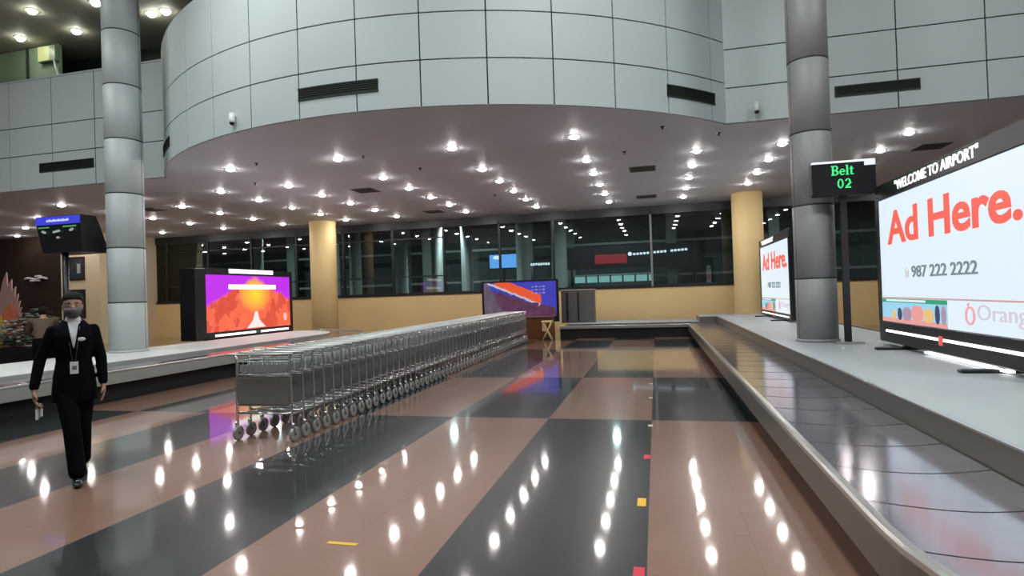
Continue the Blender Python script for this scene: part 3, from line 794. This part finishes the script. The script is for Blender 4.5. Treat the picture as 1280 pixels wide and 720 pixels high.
# ------------------------------------------------------------------ belt number sign
t = thing('belt_sign', 'black belt number sign reading Belt 02 in green on a post', 'sign', (2.83, 10.02, .58))
b = MB(); b.box((-.045, -.03, .03), (.045, .03, 2.27), M['dark']); b.build('post', t)
b = MB(); b.bbox((-.2, -.12, 0), (.2, .12, .03), M['steel'], .006); b.build('base', t)
b = MB(); b.bbox((-.45, -.10, 2.26), (.44, .04, 2.76), M['dark'], .012); hs = b.build('housing', t)
b = MB(); b.box((-.44, -.105, 2.755), (.43, -.04, 2.785), mat('strip_white', (.7,.7,.72), .4, emit=(.85, .9, 1), es=.7)); b.bbox((.28, -.115, 2.69), (.43, -.101, 2.78), mat('tag_white', (.7,.7,.72), .4, emit=(.85, .9, 1), es=.6), .004); b.build('light_strip', t)
def serif(name, strokes, org, sc, m, parent):
    g = MB()
    for s_ in strokes:
        if s_[0] == 'r': g.box((org[0] + s_[1]*sc, -.112, org[2] + s_[2]*sc), (org[0] + s_[3]*sc, -.102, org[2] + s_[4]*sc), m)
        else:
            _, cx, cz, rx, rz, a0, a1, w = s_; n = 14; P_ = []; Q_ = []
            for i in range(n + 1):
                a = math.radians(a0 + (a1-a0)*i/n)
                P_.append((org[0] + (cx + rx*math.cos(a))*sc, org[2] + (cz + rz*math.sin(a))*sc)); Q_.append((org[0] + (cx + (rx-w)*math.cos(a))*sc, org[2] + (cz + (rz-w*.7)*math.sin(a))*sc))
            for i in range(n):
                q = [P_[i], P_[i+1], Q_[i+1], Q_[i]]
                g.rings([[(x, -.112, z) for x, z in q], [(x, -.102, z) for x, z in q]], m)
    return g.build(name, parent)
B = [('r', .08, 0, .26, 1), ('r', 0, 0, .4, .09), ('r', 0, .91, .4, 1), ('r', .26, .46, .42, .55), ('a', .40, .755, .26, .245, -90, 90, .16), ('a', .40, .265, .30, .265, -90, 90, .17)]
def sh(st, dx): return [('r', s[1]+dx, s[2], s[3]+dx, s[4]) if s[0] == 'r' else ('a', s[1]+dx, *s[2:]) for s in st]
e_ = [('a', .28, .32, .27, .33, 20, 320, .14), ('r', .1, .30, .54, .38), ('a', .28, .32, .27, .33, -5, 30, .14)]
l_ = [('r', .08, 0, .24, 1.02), ('r', 0, 0, .32, .07), ('r', 0, .95, .2, 1.02)]
t_ = [('r', .1, .05, .26, .86), ('r', 0, .58, .38, .66), ('a', .28, .14, .18, .14, 180, 330, .10)]
serif('belt_word', B + sh(e_, .76) + sh(l_, 1.34) + sh(t_, 1.70), (-.175, 0, 2.565), .148, E_['led'], hs)
z_ = [('a', .3, .5, .3, .5, 0, 360, .15)]
two = [('a', .28, .70, .27, .30, -20, 170, .15), ('r', .02, 0, .56, .15)]
for i in range(8): two.append(('r', .06 + .05*i, .10 + .06*i, .24 + .055*i, .19 + .06*i))
serif('belt_number', z_ + sh(two, .72), (-.095, 0, 2.365), .145, E_['led'], hs)

# flight information display on its pole (left)
t = thing('information_display', 'black arrivals monitor with a blue header on a pole above the walking woman', 'screen', (-12.25, 10.05, 0))
b = MB(); b.tube([(0, 0, .02), (0, 0, 2.8)], .06, M['dark'], 12); b.build('pole', t)
b = MB(); b.bbox((-.2, -.2, 0), (.2, .2, .025), M['dark'], .008); b.build('base', t)
b = MB(); b.rings([[(-.46, -.12, 2.2), (.60, -.12, 2.2), (.62, .5, 2.2), (-.44, .5, 2.2)], [(-.60, -.14, 2.82), (.58, -.14, 2.82), (.58, .3, 2.82), (-.58, .3, 2.82)], [(-.62, -.14, 2.98), (.60, -.14, 2.98), (.6, .2, 2.98), (-.6, .2, 2.98)]], M['dark']); h_ = b.build('housing', t); h_.location = (0, 0, .5)
b = MB(); b.box((-.60, -.15, 2.80), (.58, -.141, 2.97), E_['blue']); b.build('header', h_)
b = MB()
for i in range(10): b.box((-.30 + .06*i, -.158, 2.86), (-.255 + .06*i, -.151, 2.90 + .012*(i % 2)), E_['bluetxt'])
b.build('header_text', h_)
b = MB()
g_ = mat('green_rows', (.02,.02,.02), .4, emit=(.15, .55, .2), es=.6); w_ = mat('white_rows', (.02,.02,.02), .4, emit=(.5, .6, .55), es=.6)
for i in range(5): b.box((-.52 + .06*i, -.16, 2.73), (-.475 + .06*i, -.15, 2.755), g_)
for i in range(6): b.box((.14 + .06*i, -.16, 2.73), (.185 + .06*i, -.15, 2.76), g_)
for x0, z0 in ((-.42, 2.64), (-.38, 2.62), (.32, 2.64), (.36, 2.66), (-.12, 2.62), (-.06, 2.63), (0, 2.64), (-.02, 2.5)): b.box((x0, -.17, z0), (x0 + .05, -.145, z0 + .04), w_)
b.build('flight_rows', h_)

# ------------------------------------------------------------------ luggage trolleys
def make_trolley():
    t = thing('luggage_trolley', '', 'luggage trolley')
    b = MB()
    for s in (-1, 1):
        b.tube([(.335*s, 0, .17), (.335*s, .0, .5), (.33*s, .005, .86), (.335*s, -.01, .93)], .013, M['chrome'], 8)
        b.tube([(.335*s, .0, .30), (.30*s, .12, .285), (.17*s, .74, .205), (.14*s, .82, .19)], .013, M['chrome'], 8)
    for y, w in ((.03, .335), ):
        b.tube([(-w, y - .03, .30), (w, y - .03, .30)], .011, M['chrome'], 6)
    b.tube([(-.335, .0, .70), (.335, .0, .70)], .008, M['chrome'], 6)
    b.tube([(-.335, .0, .385), (.335, .0, .385)], .008, M['chrome'], 6)
    b.build('frame', t)
    b = MB()
    for q in (-.5, 0, .5):
        b.tube([(.5*q, .10, .275), (.28*q, .78, .185)], .007, M['chrome'], 6)
    for y, z, w in ((.15, .28, .29), (.45, .235, .235), (.78, .195, .15)): b.tube([(-w, y, z), (w, y, z)], .009, M['chrome'], 6)
    b.build('luggage_deck', t)
    b = MB(); b.tube([(-.335, -.01, .92), (-.375, -.03, .945), (-.37, -.09, .95), (-.31, -.125, .95), (.31, -.125, .95), (.37, -.09, .95), (.375, -.03, .945), (.335, -.01, .92)], .0115, M['handle'], 8); b.build('handle', t)
    b = MB(); b.bbox((-.315, -.012, .395), (.315, .0, .685), M['board'], .005); b.build('sign_board', t)
    b = MB()
    for z in (.72, .86): b.tube([(-.31, -.01, z), (.31, -.01, z), (.29, .15, z + .01), (-.29, .15, z + .01)], .006, M['basket'], 6, closed=True)
    for i in range(11):
        x = -.30 + .06*i; b.tube([(x, -.01, .86), (x, -.01, .72), (x*.94, .15, .73), (x*.94, .15, .87)], .0028, M['basket'], 5)
    b.bbox((-.29, -.006, .745), (.29, -.002, .83), mat('basket_plate', (.34, .36, .36), .4, .2), .001)
    b.build('basket', t)
    for x, y, r, z in ((-.345, .02, .078, 0), (.345, .02, .078, 0), (-.13, .72, .055, 0), (.13, .72, .055, 0)):
        w = MB(); w.lathe([(r*.74, -.014), (r*.97, -.014), (r, -.008), (r, .008), (r*.97, .014), (r*.74, .014)], M['rubber'], (x, y, r), 20, 'x')
        w.lathe([(r*.1, -.017), (r*.2, -.015), (r*.25, -.008), (r*.75, -.008), (r*.75, .008), (r*.25, .008), (r*.2, .015), (r*.1, .017)], M['wheel'], (x, y, r), 16, 'x')
        wo = w.build('wheel', t)
        f = MB()
        for s in (-1, 1): f.tube([(x + .02*s, y, r), (x + .021*s, y - .012, r*1.6), (x + .016*s, y - .02, r*2.15)], .006, M['chrome'], 6)
        f.lathe([(.022, r*2.1), (.022, r*2.1 + .02), (.012, r*2.1 + .04)], M['chrome'], (x, y - .02, 0), 10); f.build('fork', wo)
    return t
NT = 59; A0 = Vector((-4.165, 5.6, 0)); A1 = Vector((-4.32, 18.1, 0)); dirT = (A1 - A0).normalized(); rzT = math.atan2(dirT.y, dirT.x) - PI/2
tp = None
for i in range(NT):
    p = A0.lerp(A1, i/(NT-1))
    if i == 0: lab = 'nearest silver luggage trolley, full sign board showing at the front of the row'
    elif i == NT-1: lab = 'furthest silver luggage trolley, last of the nested row beside the wooden desk'
    else: lab = 'silver luggage trolley nested in the long row, %s from the near end' % nth(i + 1)
    if tp is None: tp = make_trolley(); tp.location = p; tp.rotation_euler = (0, 0, rzT); tp['label'] = lab; tp['group'] = 'nested luggage trolleys'
    else: dup(tp, p, rzT, lab, 'nested luggage trolleys')

# ------------------------------------------------------------------ floor tape
for x, y, w, d, m_, l in ((-.13, 9.7, .05, .07, 'tapewht', 'tiny pale tape mark furthest along the black stripe edge'), (-.12, 8.45, .05, .07, 'tapewht', 'tiny pale tape mark, second furthest along the stripe edge'), (-.11, 6.72, .05, .09, 'tapewht', 'small pale tape mark where the stripe changes colour'),
                          (-.13, 5.46, .055, .13, 'tapered', 'small red floor tape mark, the further of two red ones'), (-.15, 4.29, .06, .16, 'tapeyel', 'small yellow floor tape mark between the two red marks'),
                          (-.14, 3.22, .06, .12, 'tapered', 'red floor tape mark nearest the camera on the stripe edge'), (-1.93, 3.3, .20, .035, 'tapeyel', 'thin yellow tape strip lying on the brown floor stripe')):
    b = MB(); b.box((-w/2 if w < .15 else -w/2, -d/2, .0005), (w/2, d/2, .002), M[m_]); o = b.build('floor_tape'); o.location = (x, y, 0); tag(o, l, 'tape')

# ------------------------------------------------------------------ far-left decoration
t = thing('wing_sculpture', 'pink and orange feathered wing sculpture standing at the far left edge', 'sculpture', (-19.75, 14.3, 0))
b = MB(); b.bbox((-1.6, -.5, 0), (1.3, .5, .42), M['redbase'], .02); b.build('plinth', t)
b = MB(); b.tube([(-.2, .05, .4), (-.1, .05, 1.0)], .06, M['dark'], 10); b.build('support', t)
pk = mat('feather_pink', (.62, .36, .34), .6); og = mat('feather_orange', (.85, .25, .12), .6); yl = mat('feather_yellow', (.80, .60, .12), .6)
def feather(mb, base, ang, L, w, m, yo):
    d = Vector((math.sin(ang), 0, math.cos(ang))); s_ = Vector((d.z, 0, -d.x)); n = 10; fr = []; bk = []
    for sgn in (1, -1):
        rng = range(n + 1) if sgn == 1 else range(n - 1, 0, -1)
        for i in rng:
            q = i/n; ww = w*math.sin(PI*min(1, q*.9 + .08))**.8*sgn
            p = Vector(base) + d*(L*q) + s_*(ww + .10*L*q*q); fr.append((p.x, p.y + yo, p.z)); bk.append((p.x, p.y + yo + .03, p.z))
    mb.rings([fr, bk], m)
for k, (nn, m_, L0, L1, b0, a_0, a_1, y_) in enumerate(((10, pk, 2.0, .95, (-.25, 0, .72), .0, 1.15, 0), (9, og, 1.15, .85, (-.25, 0, .72), .35, 1.45, -.08), (6, yl, .75, .5, (-.4, 0, .66), .3, 1.6, -.16))):
    for i in range(nn):
        g = MB(); q = i/(nn-1); feather(g, b0, a_0 + (a_1-a_0)*q, L1 + (L0-L1)*(1-q)**1.7, .17, m_, y_ - .006*i); g.build('feather', t)
t = thing('flower_bed', 'grey green potted foliage with pale blooms beside the wing sculpture', 'plant', (-17.9, 13.6, 0))
b = MB(); b.bbox((-1.3, -.4, 0), (1.1, .4, .42), M['dark'], .02); b.build('planter', t)
random.seed(5); b = MB()
for i in range(420):
    x = random.uniform(-1.4, 1.2); y = random.uniform(-.4, .4); h = random.uniform(.45, 1.0 + .55*math.exp(-((x-.2)/.6)**2)); a = random.uniform(0, 2*PI); s = random.uniform(.08, .2)
    b.ell((x, y, h), (s, s*.28, s*.05), M['leaf'], 6, 4, Matrix.Rotation(a, 3, 'Z') @ Matrix.Rotation(random.uniform(-1, 1), 3, 'X'))
b.build('foliage', t)
for i in range(26):
    b = MB(); x = random.uniform(-1.2, 1.1); b.ell((x, random.uniform(-.42, -.2), random.uniform(.6, 1.25)), (.06, .06, .05), M['petal'], 8, 6); b.build('bloom', t)

# ------------------------------------------------------------------ people
def remeshed(mb, name, parent, vox, smooth_it=4, deform=None):
    o = mb.build(name)
    r = o.modifiers.new('r', 'REMESH'); r.mode = 'VOXEL'; r.voxel_size = vox; r.use_smooth_shade = True
    s = o.modifiers.new('s', 'SMOOTH'); s.iterations = smooth_it; s.factor = .5
    bpy.context.view_layer.update()
    me = bpy.data.meshes.new_from_object(o.evaluated_get(bpy.context.evaluated_depsgraph_get()))
    ms = list(o.data.materials); bpy.data.objects.remove(o)
    if len(me.materials) == 0 and ms: me.materials.append(ms[0])
    for p in me.polygons: p.use_smooth = True
    me.name = name; q = bpy.data.objects.new(name, me); COL.objects.link(q); q.parent = parent; return q
def loft(mb, secs, m, n=24):
    """secs: (cx, cy, cz, rx, ry) horizontal rounded sections."""
    rings = []
    for cx, cy, cz, rx, ry in secs:
        rings.append([(cx + rx*math.copysign(abs(math.cos(a))**.85, math.cos(a)), cy + ry*math.copysign(abs(math.sin(a))**.85, math.sin(a)), cz) for a in [2*PI*j/n for j in range(n)]])
    mb.rings(rings, m)
def limb(mb, pts, rs, m, n=14, sub=5):
    P = []; R = []
    for i in range(len(pts) - 1):
        for k in range(sub):
            q = k/sub; P.append(Vector(pts[i]).lerp(Vector(pts[i+1]), q)); R.append(rs[i] + (rs[i+1]-rs[i])*q)
    P.append(Vector(pts[-1])); R.append(rs[-1]); mb.tube(P, R, m, n)
    for p, r in zip(pts, rs): mb.ell(p, (r, r, r), m, 12, 8)
def hand(mb, w, side, m, curl=.5):
    """w = wrist; hand hangs down, palm facing the thigh; side = +1 her left."""
    w = Vector(w); mb.ell(w + Vector((0, .005, -.045)), (.019, .040, .052), m, 12, 8)
    for i, (dy, L) in enumerate(((.030, .062), (.011, .072), (-.009, .066), (-.027, .052))):
        k = w + Vector((0, dy + .005, -.085)); inn = -side*curl
        mb.tube([k, k + Vector((inn*.012, .004, -L*.42)), k + Vector((inn*.034, .008, -L*.75)), k + Vector((inn*.055, .010, -L*.92))], [.0088, .0084, .0078, .006], m, 8)
    k = w + Vector((-side*.004, .034, -.028))
    mb.tube([k, k + Vector((-side*.010, .022, -.026)), k + Vector((-side*.018, .026, -.052))], [.011, .0098, .0078], m, 8)

def woman():
    ang = math.atan2(-4.14, 4.98)                    # she faces the camera
    rz = ang - PI/2 + PI*0
    t = thing('person', 'woman in black suit and grey mask walking with an ID card on a lanyard', 'person', (-4.98, 4.14, 0), ang + PI/2 + PI - PI)
    # local axes: facing = local -y after rotation below; we build facing +y then rotate
    t.rotation_euler = (0, 0, ang - PI/2)
    sk = M['skin']
    # joints: x>0 = image right?  facing +y, her left is -x ; image right = her left = -x
    L_hip, R_hip = (-.07, 0, .86), (.07, 0, .86)
    L_knee, L_ank = (-.05, -.04, .47), (-.045, -.22, .13)
    R_knee, R_ank = (.025, .12, .46), (-.005, .16, .085)
    L_sh, L_el, L_wr = (-.145, -.01, 1.318), (-.195, .0, 1.06), (-.205, .06, .825)
    R_sh, R_el, R_wr = (.145, -.01, 1.318), (.235, -.03, 1.07), (.275, .02, .82)
    b = MB()
    loft(b, [(0, 0, .80, .12, .085), (0, 0, .90, .132, .095), (0, 0, 1.02, .105, .082), (0, .005, 1.15, .115, .09), (0, .01, 1.26, .125, .09), (0, 0, 1.35, .11, .065), (0, 0, 1.40, .07, .055)], sk)
    limb(b, [L_hip, L_knee, L_ank], [.075, .05, .036], sk); limb(b, [R_hip, R_knee, R_ank], [.075, .05, .036], sk)
    limb(b, [L_sh, L_el, L_wr], [.038, .032, .023], sk); limb(b, [R_sh, R_el, R_wr], [.038, .032, .023], sk)
    limb(b, [(0, -.01, 1.36), (0, .0, 1.45)], [.052, .048], sk)
    hand(b, L_wr, -1, sk); hand(b, R_wr, 1, sk, .9)
    # head: chin 1.425, crown 1.645
    H0 = 1.424
    prof = [(0, .045, 0, .022, .022), (0, .035, .012, .038, .048), (0, .022, .035, .052, .068), (0, .012, .065, .060, .080), (0, .006, .10, .066, .088), (0, .0, .135, .070, .093), (0, -.004, .17, .068, .090), (0, -.008, .20, .054, .072), (0, -.01, .218, .028, .038)]
    loft(b, [(x, y, H0 + z, rx, ry) for x, y, z, rx, ry in prof], sk)
    b.ell((0, .098, H0 + .085), (.012, .016, .018), sk); b.ell((0, .092, H0 + .105), (.009, .010, .022), sk)
    for s in (-1, 1): b.ell((.070*s, -.005, H0 + .095), (.008, .018, .030), sk)
    for s in (-1, 1): b.ell((.030*s, .080, H0 + .122), (.020, .010, .006), sk)
    remeshed(b, 'body', t, .0065, 3)
    for s in (-1, 1):
        e = MB(); e.ell((.029*s, .0865, H0 + .107), (.0115, .006, .0058), M['white'], 12, 8); e.ell((.029*s, .0915, H0 + .107), (.0055, .0025, .0055), M['hair'], 10, 8); e.build('eye', t)
    e = MB()
    for s in (-1, 1): e.tube([(.014*s, .094, H0 + .124), (.030*s, .093, H0 + .129), (.046*s, .082, H0 + .123)], [.0028, .0034, .0018], M['hair'], 6)
    e.build('eyebrows', t)
    # hair: cap pulled back, with a bun
    h = MB(); loft(h, [(0, -.050, H0 + .03, .055, .045), (0, -.040, H0 + .07, .072, .062), (0, -.030, H0 + .11, .080, .076), (0, -.020, H0 + .140, .0775, .092), (0, -.006, H0 + .160, .077, .099), (0, -.010, H0 + .18, .074, .098), (0, -.010, H0 + .205, .062, .082), (0, -.012, H0 + .228, .036, .048)], M['hair'])
    h.ell((0, -.115, H0 + .12), (.042, .035, .042), M['hair']); remeshed(h, 'hair', t, .007, 3)
    # mask
    mk = MB(); rows = []
    for z, y0, rx, ry in ((.082, .010, .0655, .098), (.070, .014, .0675, .108), (.050, .018, .0640, .102), (.028, .024, .056, .084), (.008, .035, .042, .058), (-.006, .04, .028, .036)):
        rows.append([(rx*math.cos(a), y0 + ry*math.sin(a), H0 + z) for a in [PI*(.02 + .96*j/16) for j in range(17)]])
    mk.rings(rows, M['mask'], False, False, True)
    mo = mk.build('face_mask', t); so = mo.modifiers.new('s', 'SOLIDIFY'); so.thickness = .003; so.offset = 1
    # shirt (collar + chest)
    s = MB(); loft(s, [(0, .01, 1.10, .09, .09), (0, .014, 1.22, .10, .098), (0, .010, 1.32, .088, .086), (0, .004, 1.375, .075, .068), (0, .0, 1.405, .058, .060), (0, 0, 1.43, .054, .058)], M['shirt'])
    for q in (-1, 1): s.box((.012*q - .02, .052, 1.355), (.012*q + .02, .066, 1.42), M['shirt'], Matrix.Rotation(q*.5, 3, 'Y'))
    remeshed(s, 'shirt', t, .007, 2)
    # jacket: torso with open V, long sleeves
    j = MB()
    secs = [(0, .0, .70, .165, .115), (0, 0, .80, .162, .118), (0, 0, .92, .150, .114), (0, .0, 1.05, .128, .104), (0, .006, 1.17, .138, .112), (0, .008, 1.27, .148, .110), (0, -.002, 1.33, .134, .088), (0, -.012, 1.385, .095, .066), (0, -.016, 1.41, .066, .055)]
    loft(j, secs, M['suit'], 28)
    limb(j, [L_sh, L_el, (L_wr[0], L_wr[1] - .004, L_wr[2] + .03)], [.046, .045, .037], M['suit']); limb(j, [R_sh, R_el, (R_wr[0], R_wr[1] - .004, R_wr[2] + .03)], [.046, .045, .037], M['suit'])
    jo = remeshed(j, 'jacket', t, .009, 3)
    # lapels and shirt V laid over the chest
    v = MB()
    def chest(x, z):                                  # front surface of the jacket
        for k in range(len(secs) - 1):
            if secs[k][2] <= z <= secs[k+1][2]:
                q = (z - secs[k][2])/(secs[k+1][2]-secs[k][2]); rx = secs[k][3]*(1-q) + secs[k+1][3]*q; ry = secs[k][4]*(1-q) + secs[k+1][4]*q; cy = secs[k][1]*(1-q) + secs[k+1][1]*q
                return cy + ry*math.sqrt(max(0, 1 - (x/rx)**2))
        return .06
    rows = []
    for i in range(9):
        q = i/8; z = 1.16 + .235*q; w = .004 + .040*q
        rows.append([(w*(2*k/6 - 1), chest(w*(2*k/6 - 1), z) + .006, z) for k in range(7)])
    v.rings(rows, M['shirt'], False, False, True); vo = v.build('shirt_front', t); so = vo.modifiers.new('s', 'SOLIDIFY'); so.thickness = .003
    lp = MB()
    for sgn in (-1, 1):
        rows = []
        for i in range(9):
            q = i/8; z = 1.14 + .255*q; w0 = (.004 + .036*q)*sgn; w1 = (.012 + .075*min(1, q*1.5) - .02*max(0, q - .66))*sgn
            rows.append([(w0 + (w1-w0)*k/3, chest(w0 + (w1-w0)*k/3, z) + .010 - .003*k/3, z) for k in range(4)])
        lp.rings(rows, mat('lapel_black', (.004, .004, .007), .85, spec=.08), False, False, False)
    lo = lp.build('lapels', t); so = lo.modifiers.new('s', 'SOLIDIFY'); so.thickness = .004
    # trousers
    tr = MB(); loft(tr, [(0, 0, .74, .135, .10), (0, 0, .86, .142, .106), (0, 0, .98, .125, .098), (0, 0, 1.03, .112, .092)], M['suit'])
    limb(tr, [L_hip, L_knee, (L_ank[0], L_ank[1] + .01, L_ank[2] + .02)], [.088, .066, .066], M['suit']); limb(tr, [R_hip, R_knee, (R_ank[0], R_ank[1], R_ank[2] + .02)], [.088, .066, .066], M['suit'])
    remeshed(tr, 'trousers', t, .009, 3)
    # shoes
    for s_, (ax, ay, az), pitch in ((0, L_ank, -.75), (1, R_ank, .0)):
        sh_ = MB(); R = Matrix.Rotation(pitch, 3, 'X')
        def T(p): return Vector((ax, ay, az)) + R @ Vector(p)
        sh_.ell(T((0, .10, -.058)), (.040, .075, .026), M['shoe'], 14, 10, R); sh_.ell(T((0, .0, -.045)), (.033, .06, .036), M['shoe'], 14, 10, R); sh_.tube([T((0, -.035, -.035)), T((0, -.035, -.083))], [.024, .017], M['shoe'], 10)
        remeshed(sh_, 'shoe', t, .006, 2)
        bk = MB(); c = T((0, .095, -.034)); bk.bbox((c.x - .014, c.y - .008, c.z - .004), (c.x + .014, c.y + .008, c.z + .006), mat('buckle', (.4, .4, .42), .3, .8), .003); bk.build('shoe_buckle', t)
    # lanyard + card, chest badge
    ly = MB()
    for sgn in (-1, 1):
        ly.tube([(.050*sgn, .02, 1.405), (.045*sgn, chest(.045, 1.33) + .010, 1.33), (.028*sgn, chest(.028, 1.2) + .012, 1.20), (.01*sgn, chest(.01, 1.06) + .012, 1.05)], .004, mat('lanyard', (.07, .07, .08), .6), 6)
    ly.build('lanyard', t)
    cd = MB(); cd.bbox((-.030, chest(0, 1.0) + .010, .94), (.030, chest(0, 1.0) + .016, 1.045), M['white'], .002); cd.box((-.018, chest(0, 1.0) + .016, .975), (.014, chest(0, 1.0) + .0165, 1.01), M['board']); cd.build('identity_card', t)
    bd = MB(); bd.ell((-.055, chest(.055, 1.235) + .012, 1.235), (.030, .006, .018), M['white'], 12, 8); bd.build('chest_badge', t)
    # bottle/keys held in her right hand
    w = Vector(R_wr)
    k = thing('key_bunch', 'small bunch of keys with pale tags hanging from the walking woman\'s hand', 'keys', t.location + Matrix.Rotation(t.rotation_euler.z, 3, 'Z') @ Vector((w.x - .032, w.y + .015, w.z - .135)), t.rotation_euler.z)
    g = MB(); g.tube([(.022*math.cos(a*PI/6), 0, .022*math.sin(a*PI/6)) for a in range(12)], .003, M['steel'], 6, closed=True); g.build('ring', k)
    for i, (dx, c_) in enumerate(((-.012, 'white'), (.004, 'steel'), (.018, 'white'))):
        g = MB(); g.bbox((dx - .010, -.003 + .004*i, -.09 - .012*i), (dx + .010, .001 + .004*i, -.022), M[c_], .001); g.build('tag', k)
    return t
woman()

def second_person():
    t = thing('person', 'person in a brown shirt and black trousers bending over behind the left carousel', 'person', (-12.45, 9.7, 0), .9)
    sk = M['skin']; b = MB()
    J = dict(h1=(-.09, 0, .84), h2=(.09, 0, .84), k1=(-.10, .05, .46), k2=(.10, .06, .46), a1=(-.10, -.02, .08), a2=(.11, -.02, .08))
    sh1, sh2 = (-.19, .16, 1.27), (.19, .16, 1.27)
    e1, w1 = (-.24, .33, 1.05), (-.16, .50, .98); e2, w2 = (.25, .33, 1.05), (.16, .50, .98)
    limb(b, [J['h1'], J['k1'], J['a1']], [.085, .055, .04], sk); limb(b, [J['h2'], J['k2'], J['a2']], [.085, .055, .04], sk)
    loft(b, [(0, 0, .82, .14, .09), (0, .03, .98, .13, .10), (0, .10, 1.12, .15, .11), (0, .16, 1.28, .15, .09), (0, .19, 1.33, .08, .06)], sk)
    limb(b, [sh1, e1, w1], [.05, .038, .026], sk); limb(b, [sh2, e2, w2], [.05, .038, .026], sk); limb(b, [(0, .18, 1.30), (0, .24, 1.40)], [.055, .05], sk)
    loft(b, [(0, .33, 1.35, .03, .03), (0, .31, 1.38, .055, .07), (0, .29, 1.43, .068, .088), (0, .28, 1.48, .07, .09), (0, .27, 1.53, .06, .075), (0, .27, 1.56, .03, .04)], sk)
    for w, s in ((w1, -1), (w2, 1)):
        b.ell(Vector(w) + Vector((0, .045, -.01)), (.036, .05, .018), sk)
        for k in range(4): b.tube([Vector(w) + Vector((-.026 + .017*k, .08, -.01)), Vector(w) + Vector((-.028 + .018*k, .12, -.018)), Vector(w) + Vector((-.028 + .018*k, .145, -.04))], [.0088, .008, .006], sk, 8)
        b.tube([Vector(w) + Vector((-.03*s, .03, -.01)), Vector(w) + Vector((-.05*s, .065, -.02)), Vector(w) + Vector((-.045*s, .09, -.03))], [.010, .009, .007], sk, 8)
    remeshed(b, 'body', t, .009, 3)
    h = MB(); loft(h, [(0, .25, 1.40, .07, .075), (0, .25, 1.46, .08, .09), (0, .255, 1.52, .078, .09), (0, .26, 1.57, .05, .06)], M['hair']); remeshed(h, 'hair', t, .009, 2)
    s = MB(); loft(s, [(0, 0, .80, .165, .12), (0, .02, .95, .155, .12), (0, .09, 1.10, .17, .135), (0, .15, 1.25, .185, .12), (0, .18, 1.32, .13, .09)], M['brownshirt']); limb(s, [sh1, e1], [.075, .06], M['brownshirt']); limb(s, [sh2, e2], [.075, .06], M['brownshirt']); remeshed(s, 'shirt', t, .012, 3)
    p = MB(); loft(p, [(0, 0, .72, .155, .11), (0, 0, .84, .165, .12), (0, 0, .92, .15, .11)], M['suit']); limb(p, [J['h1'], J['k1'], J['a1']], [.10, .085, .075], M['suit']); limb(p, [J['h2'], J['k2'], J['a2']], [.10, .085, .075], M['suit']); remeshed(p, 'trousers', t, .012, 3)
    for a in ('a1', 'a2'):
        g = MB(); g.ell((J[a][0], .05, .04), (.045, .13, .04), M['shoe']); g.build('shoe', t)
second_person()

# ------------------------------------------------------------------ lights of the tall hall
def area(name, loc, sx, sy, power, col, rot=(0, 0, 0)):
    l = bpy.data.lights.new(name, 'AREA'); l.shape = 'RECTANGLE'; l.size = sx; l.size_y = sy; l.energy = power; l.color = col
    o = bpy.data.objects.new(name, l); COL.objects.link(o); o.location = loc; o.rotation_euler = rot; return o
for x in (-14, -7, 0, 6):
    area('hall_ceiling_lamp', (x, 2.5, ZU - .1), 1.6, 1.6, 320, (.93, 1., .99))
    area('hall_ceiling_lamp', (x, 7.5, ZU - .1), 1.2, 1.2, 150, (.93, 1., .97))
for x, p in ((-20, 130), (-10, 140), (-2, 110), (7, 100)): area('outdoor_lamp', (x, 28, 5.3), .25, .25, p, (.85, 1., .96))

w = bpy.data.worlds.new('world'); bpy.context.scene.world = w; w.use_nodes = True
w.node_tree.nodes['Background'].inputs[0].default_value = (.6, .7, .8, 1); w.node_tree.nodes['Background'].inputs[1].default_value = .02
sc = bpy.context.scene
sc.view_settings.view_transform = 'Standard'; sc.view_settings.look = 'None'; sc.view_settings.gamma = 1; sc.view_settings.exposure = 0
sc.view_settings.use_curve_mapping = False
sc.cycles.use_denoising = True; sc.cycles.sample_clamp_indirect = 6; sc.cycles.max_bounces = 8
sc.cycles.use_light_tree = True; sc.cycles.caustics_reflective = False; sc.cycles.caustics_refractive = False
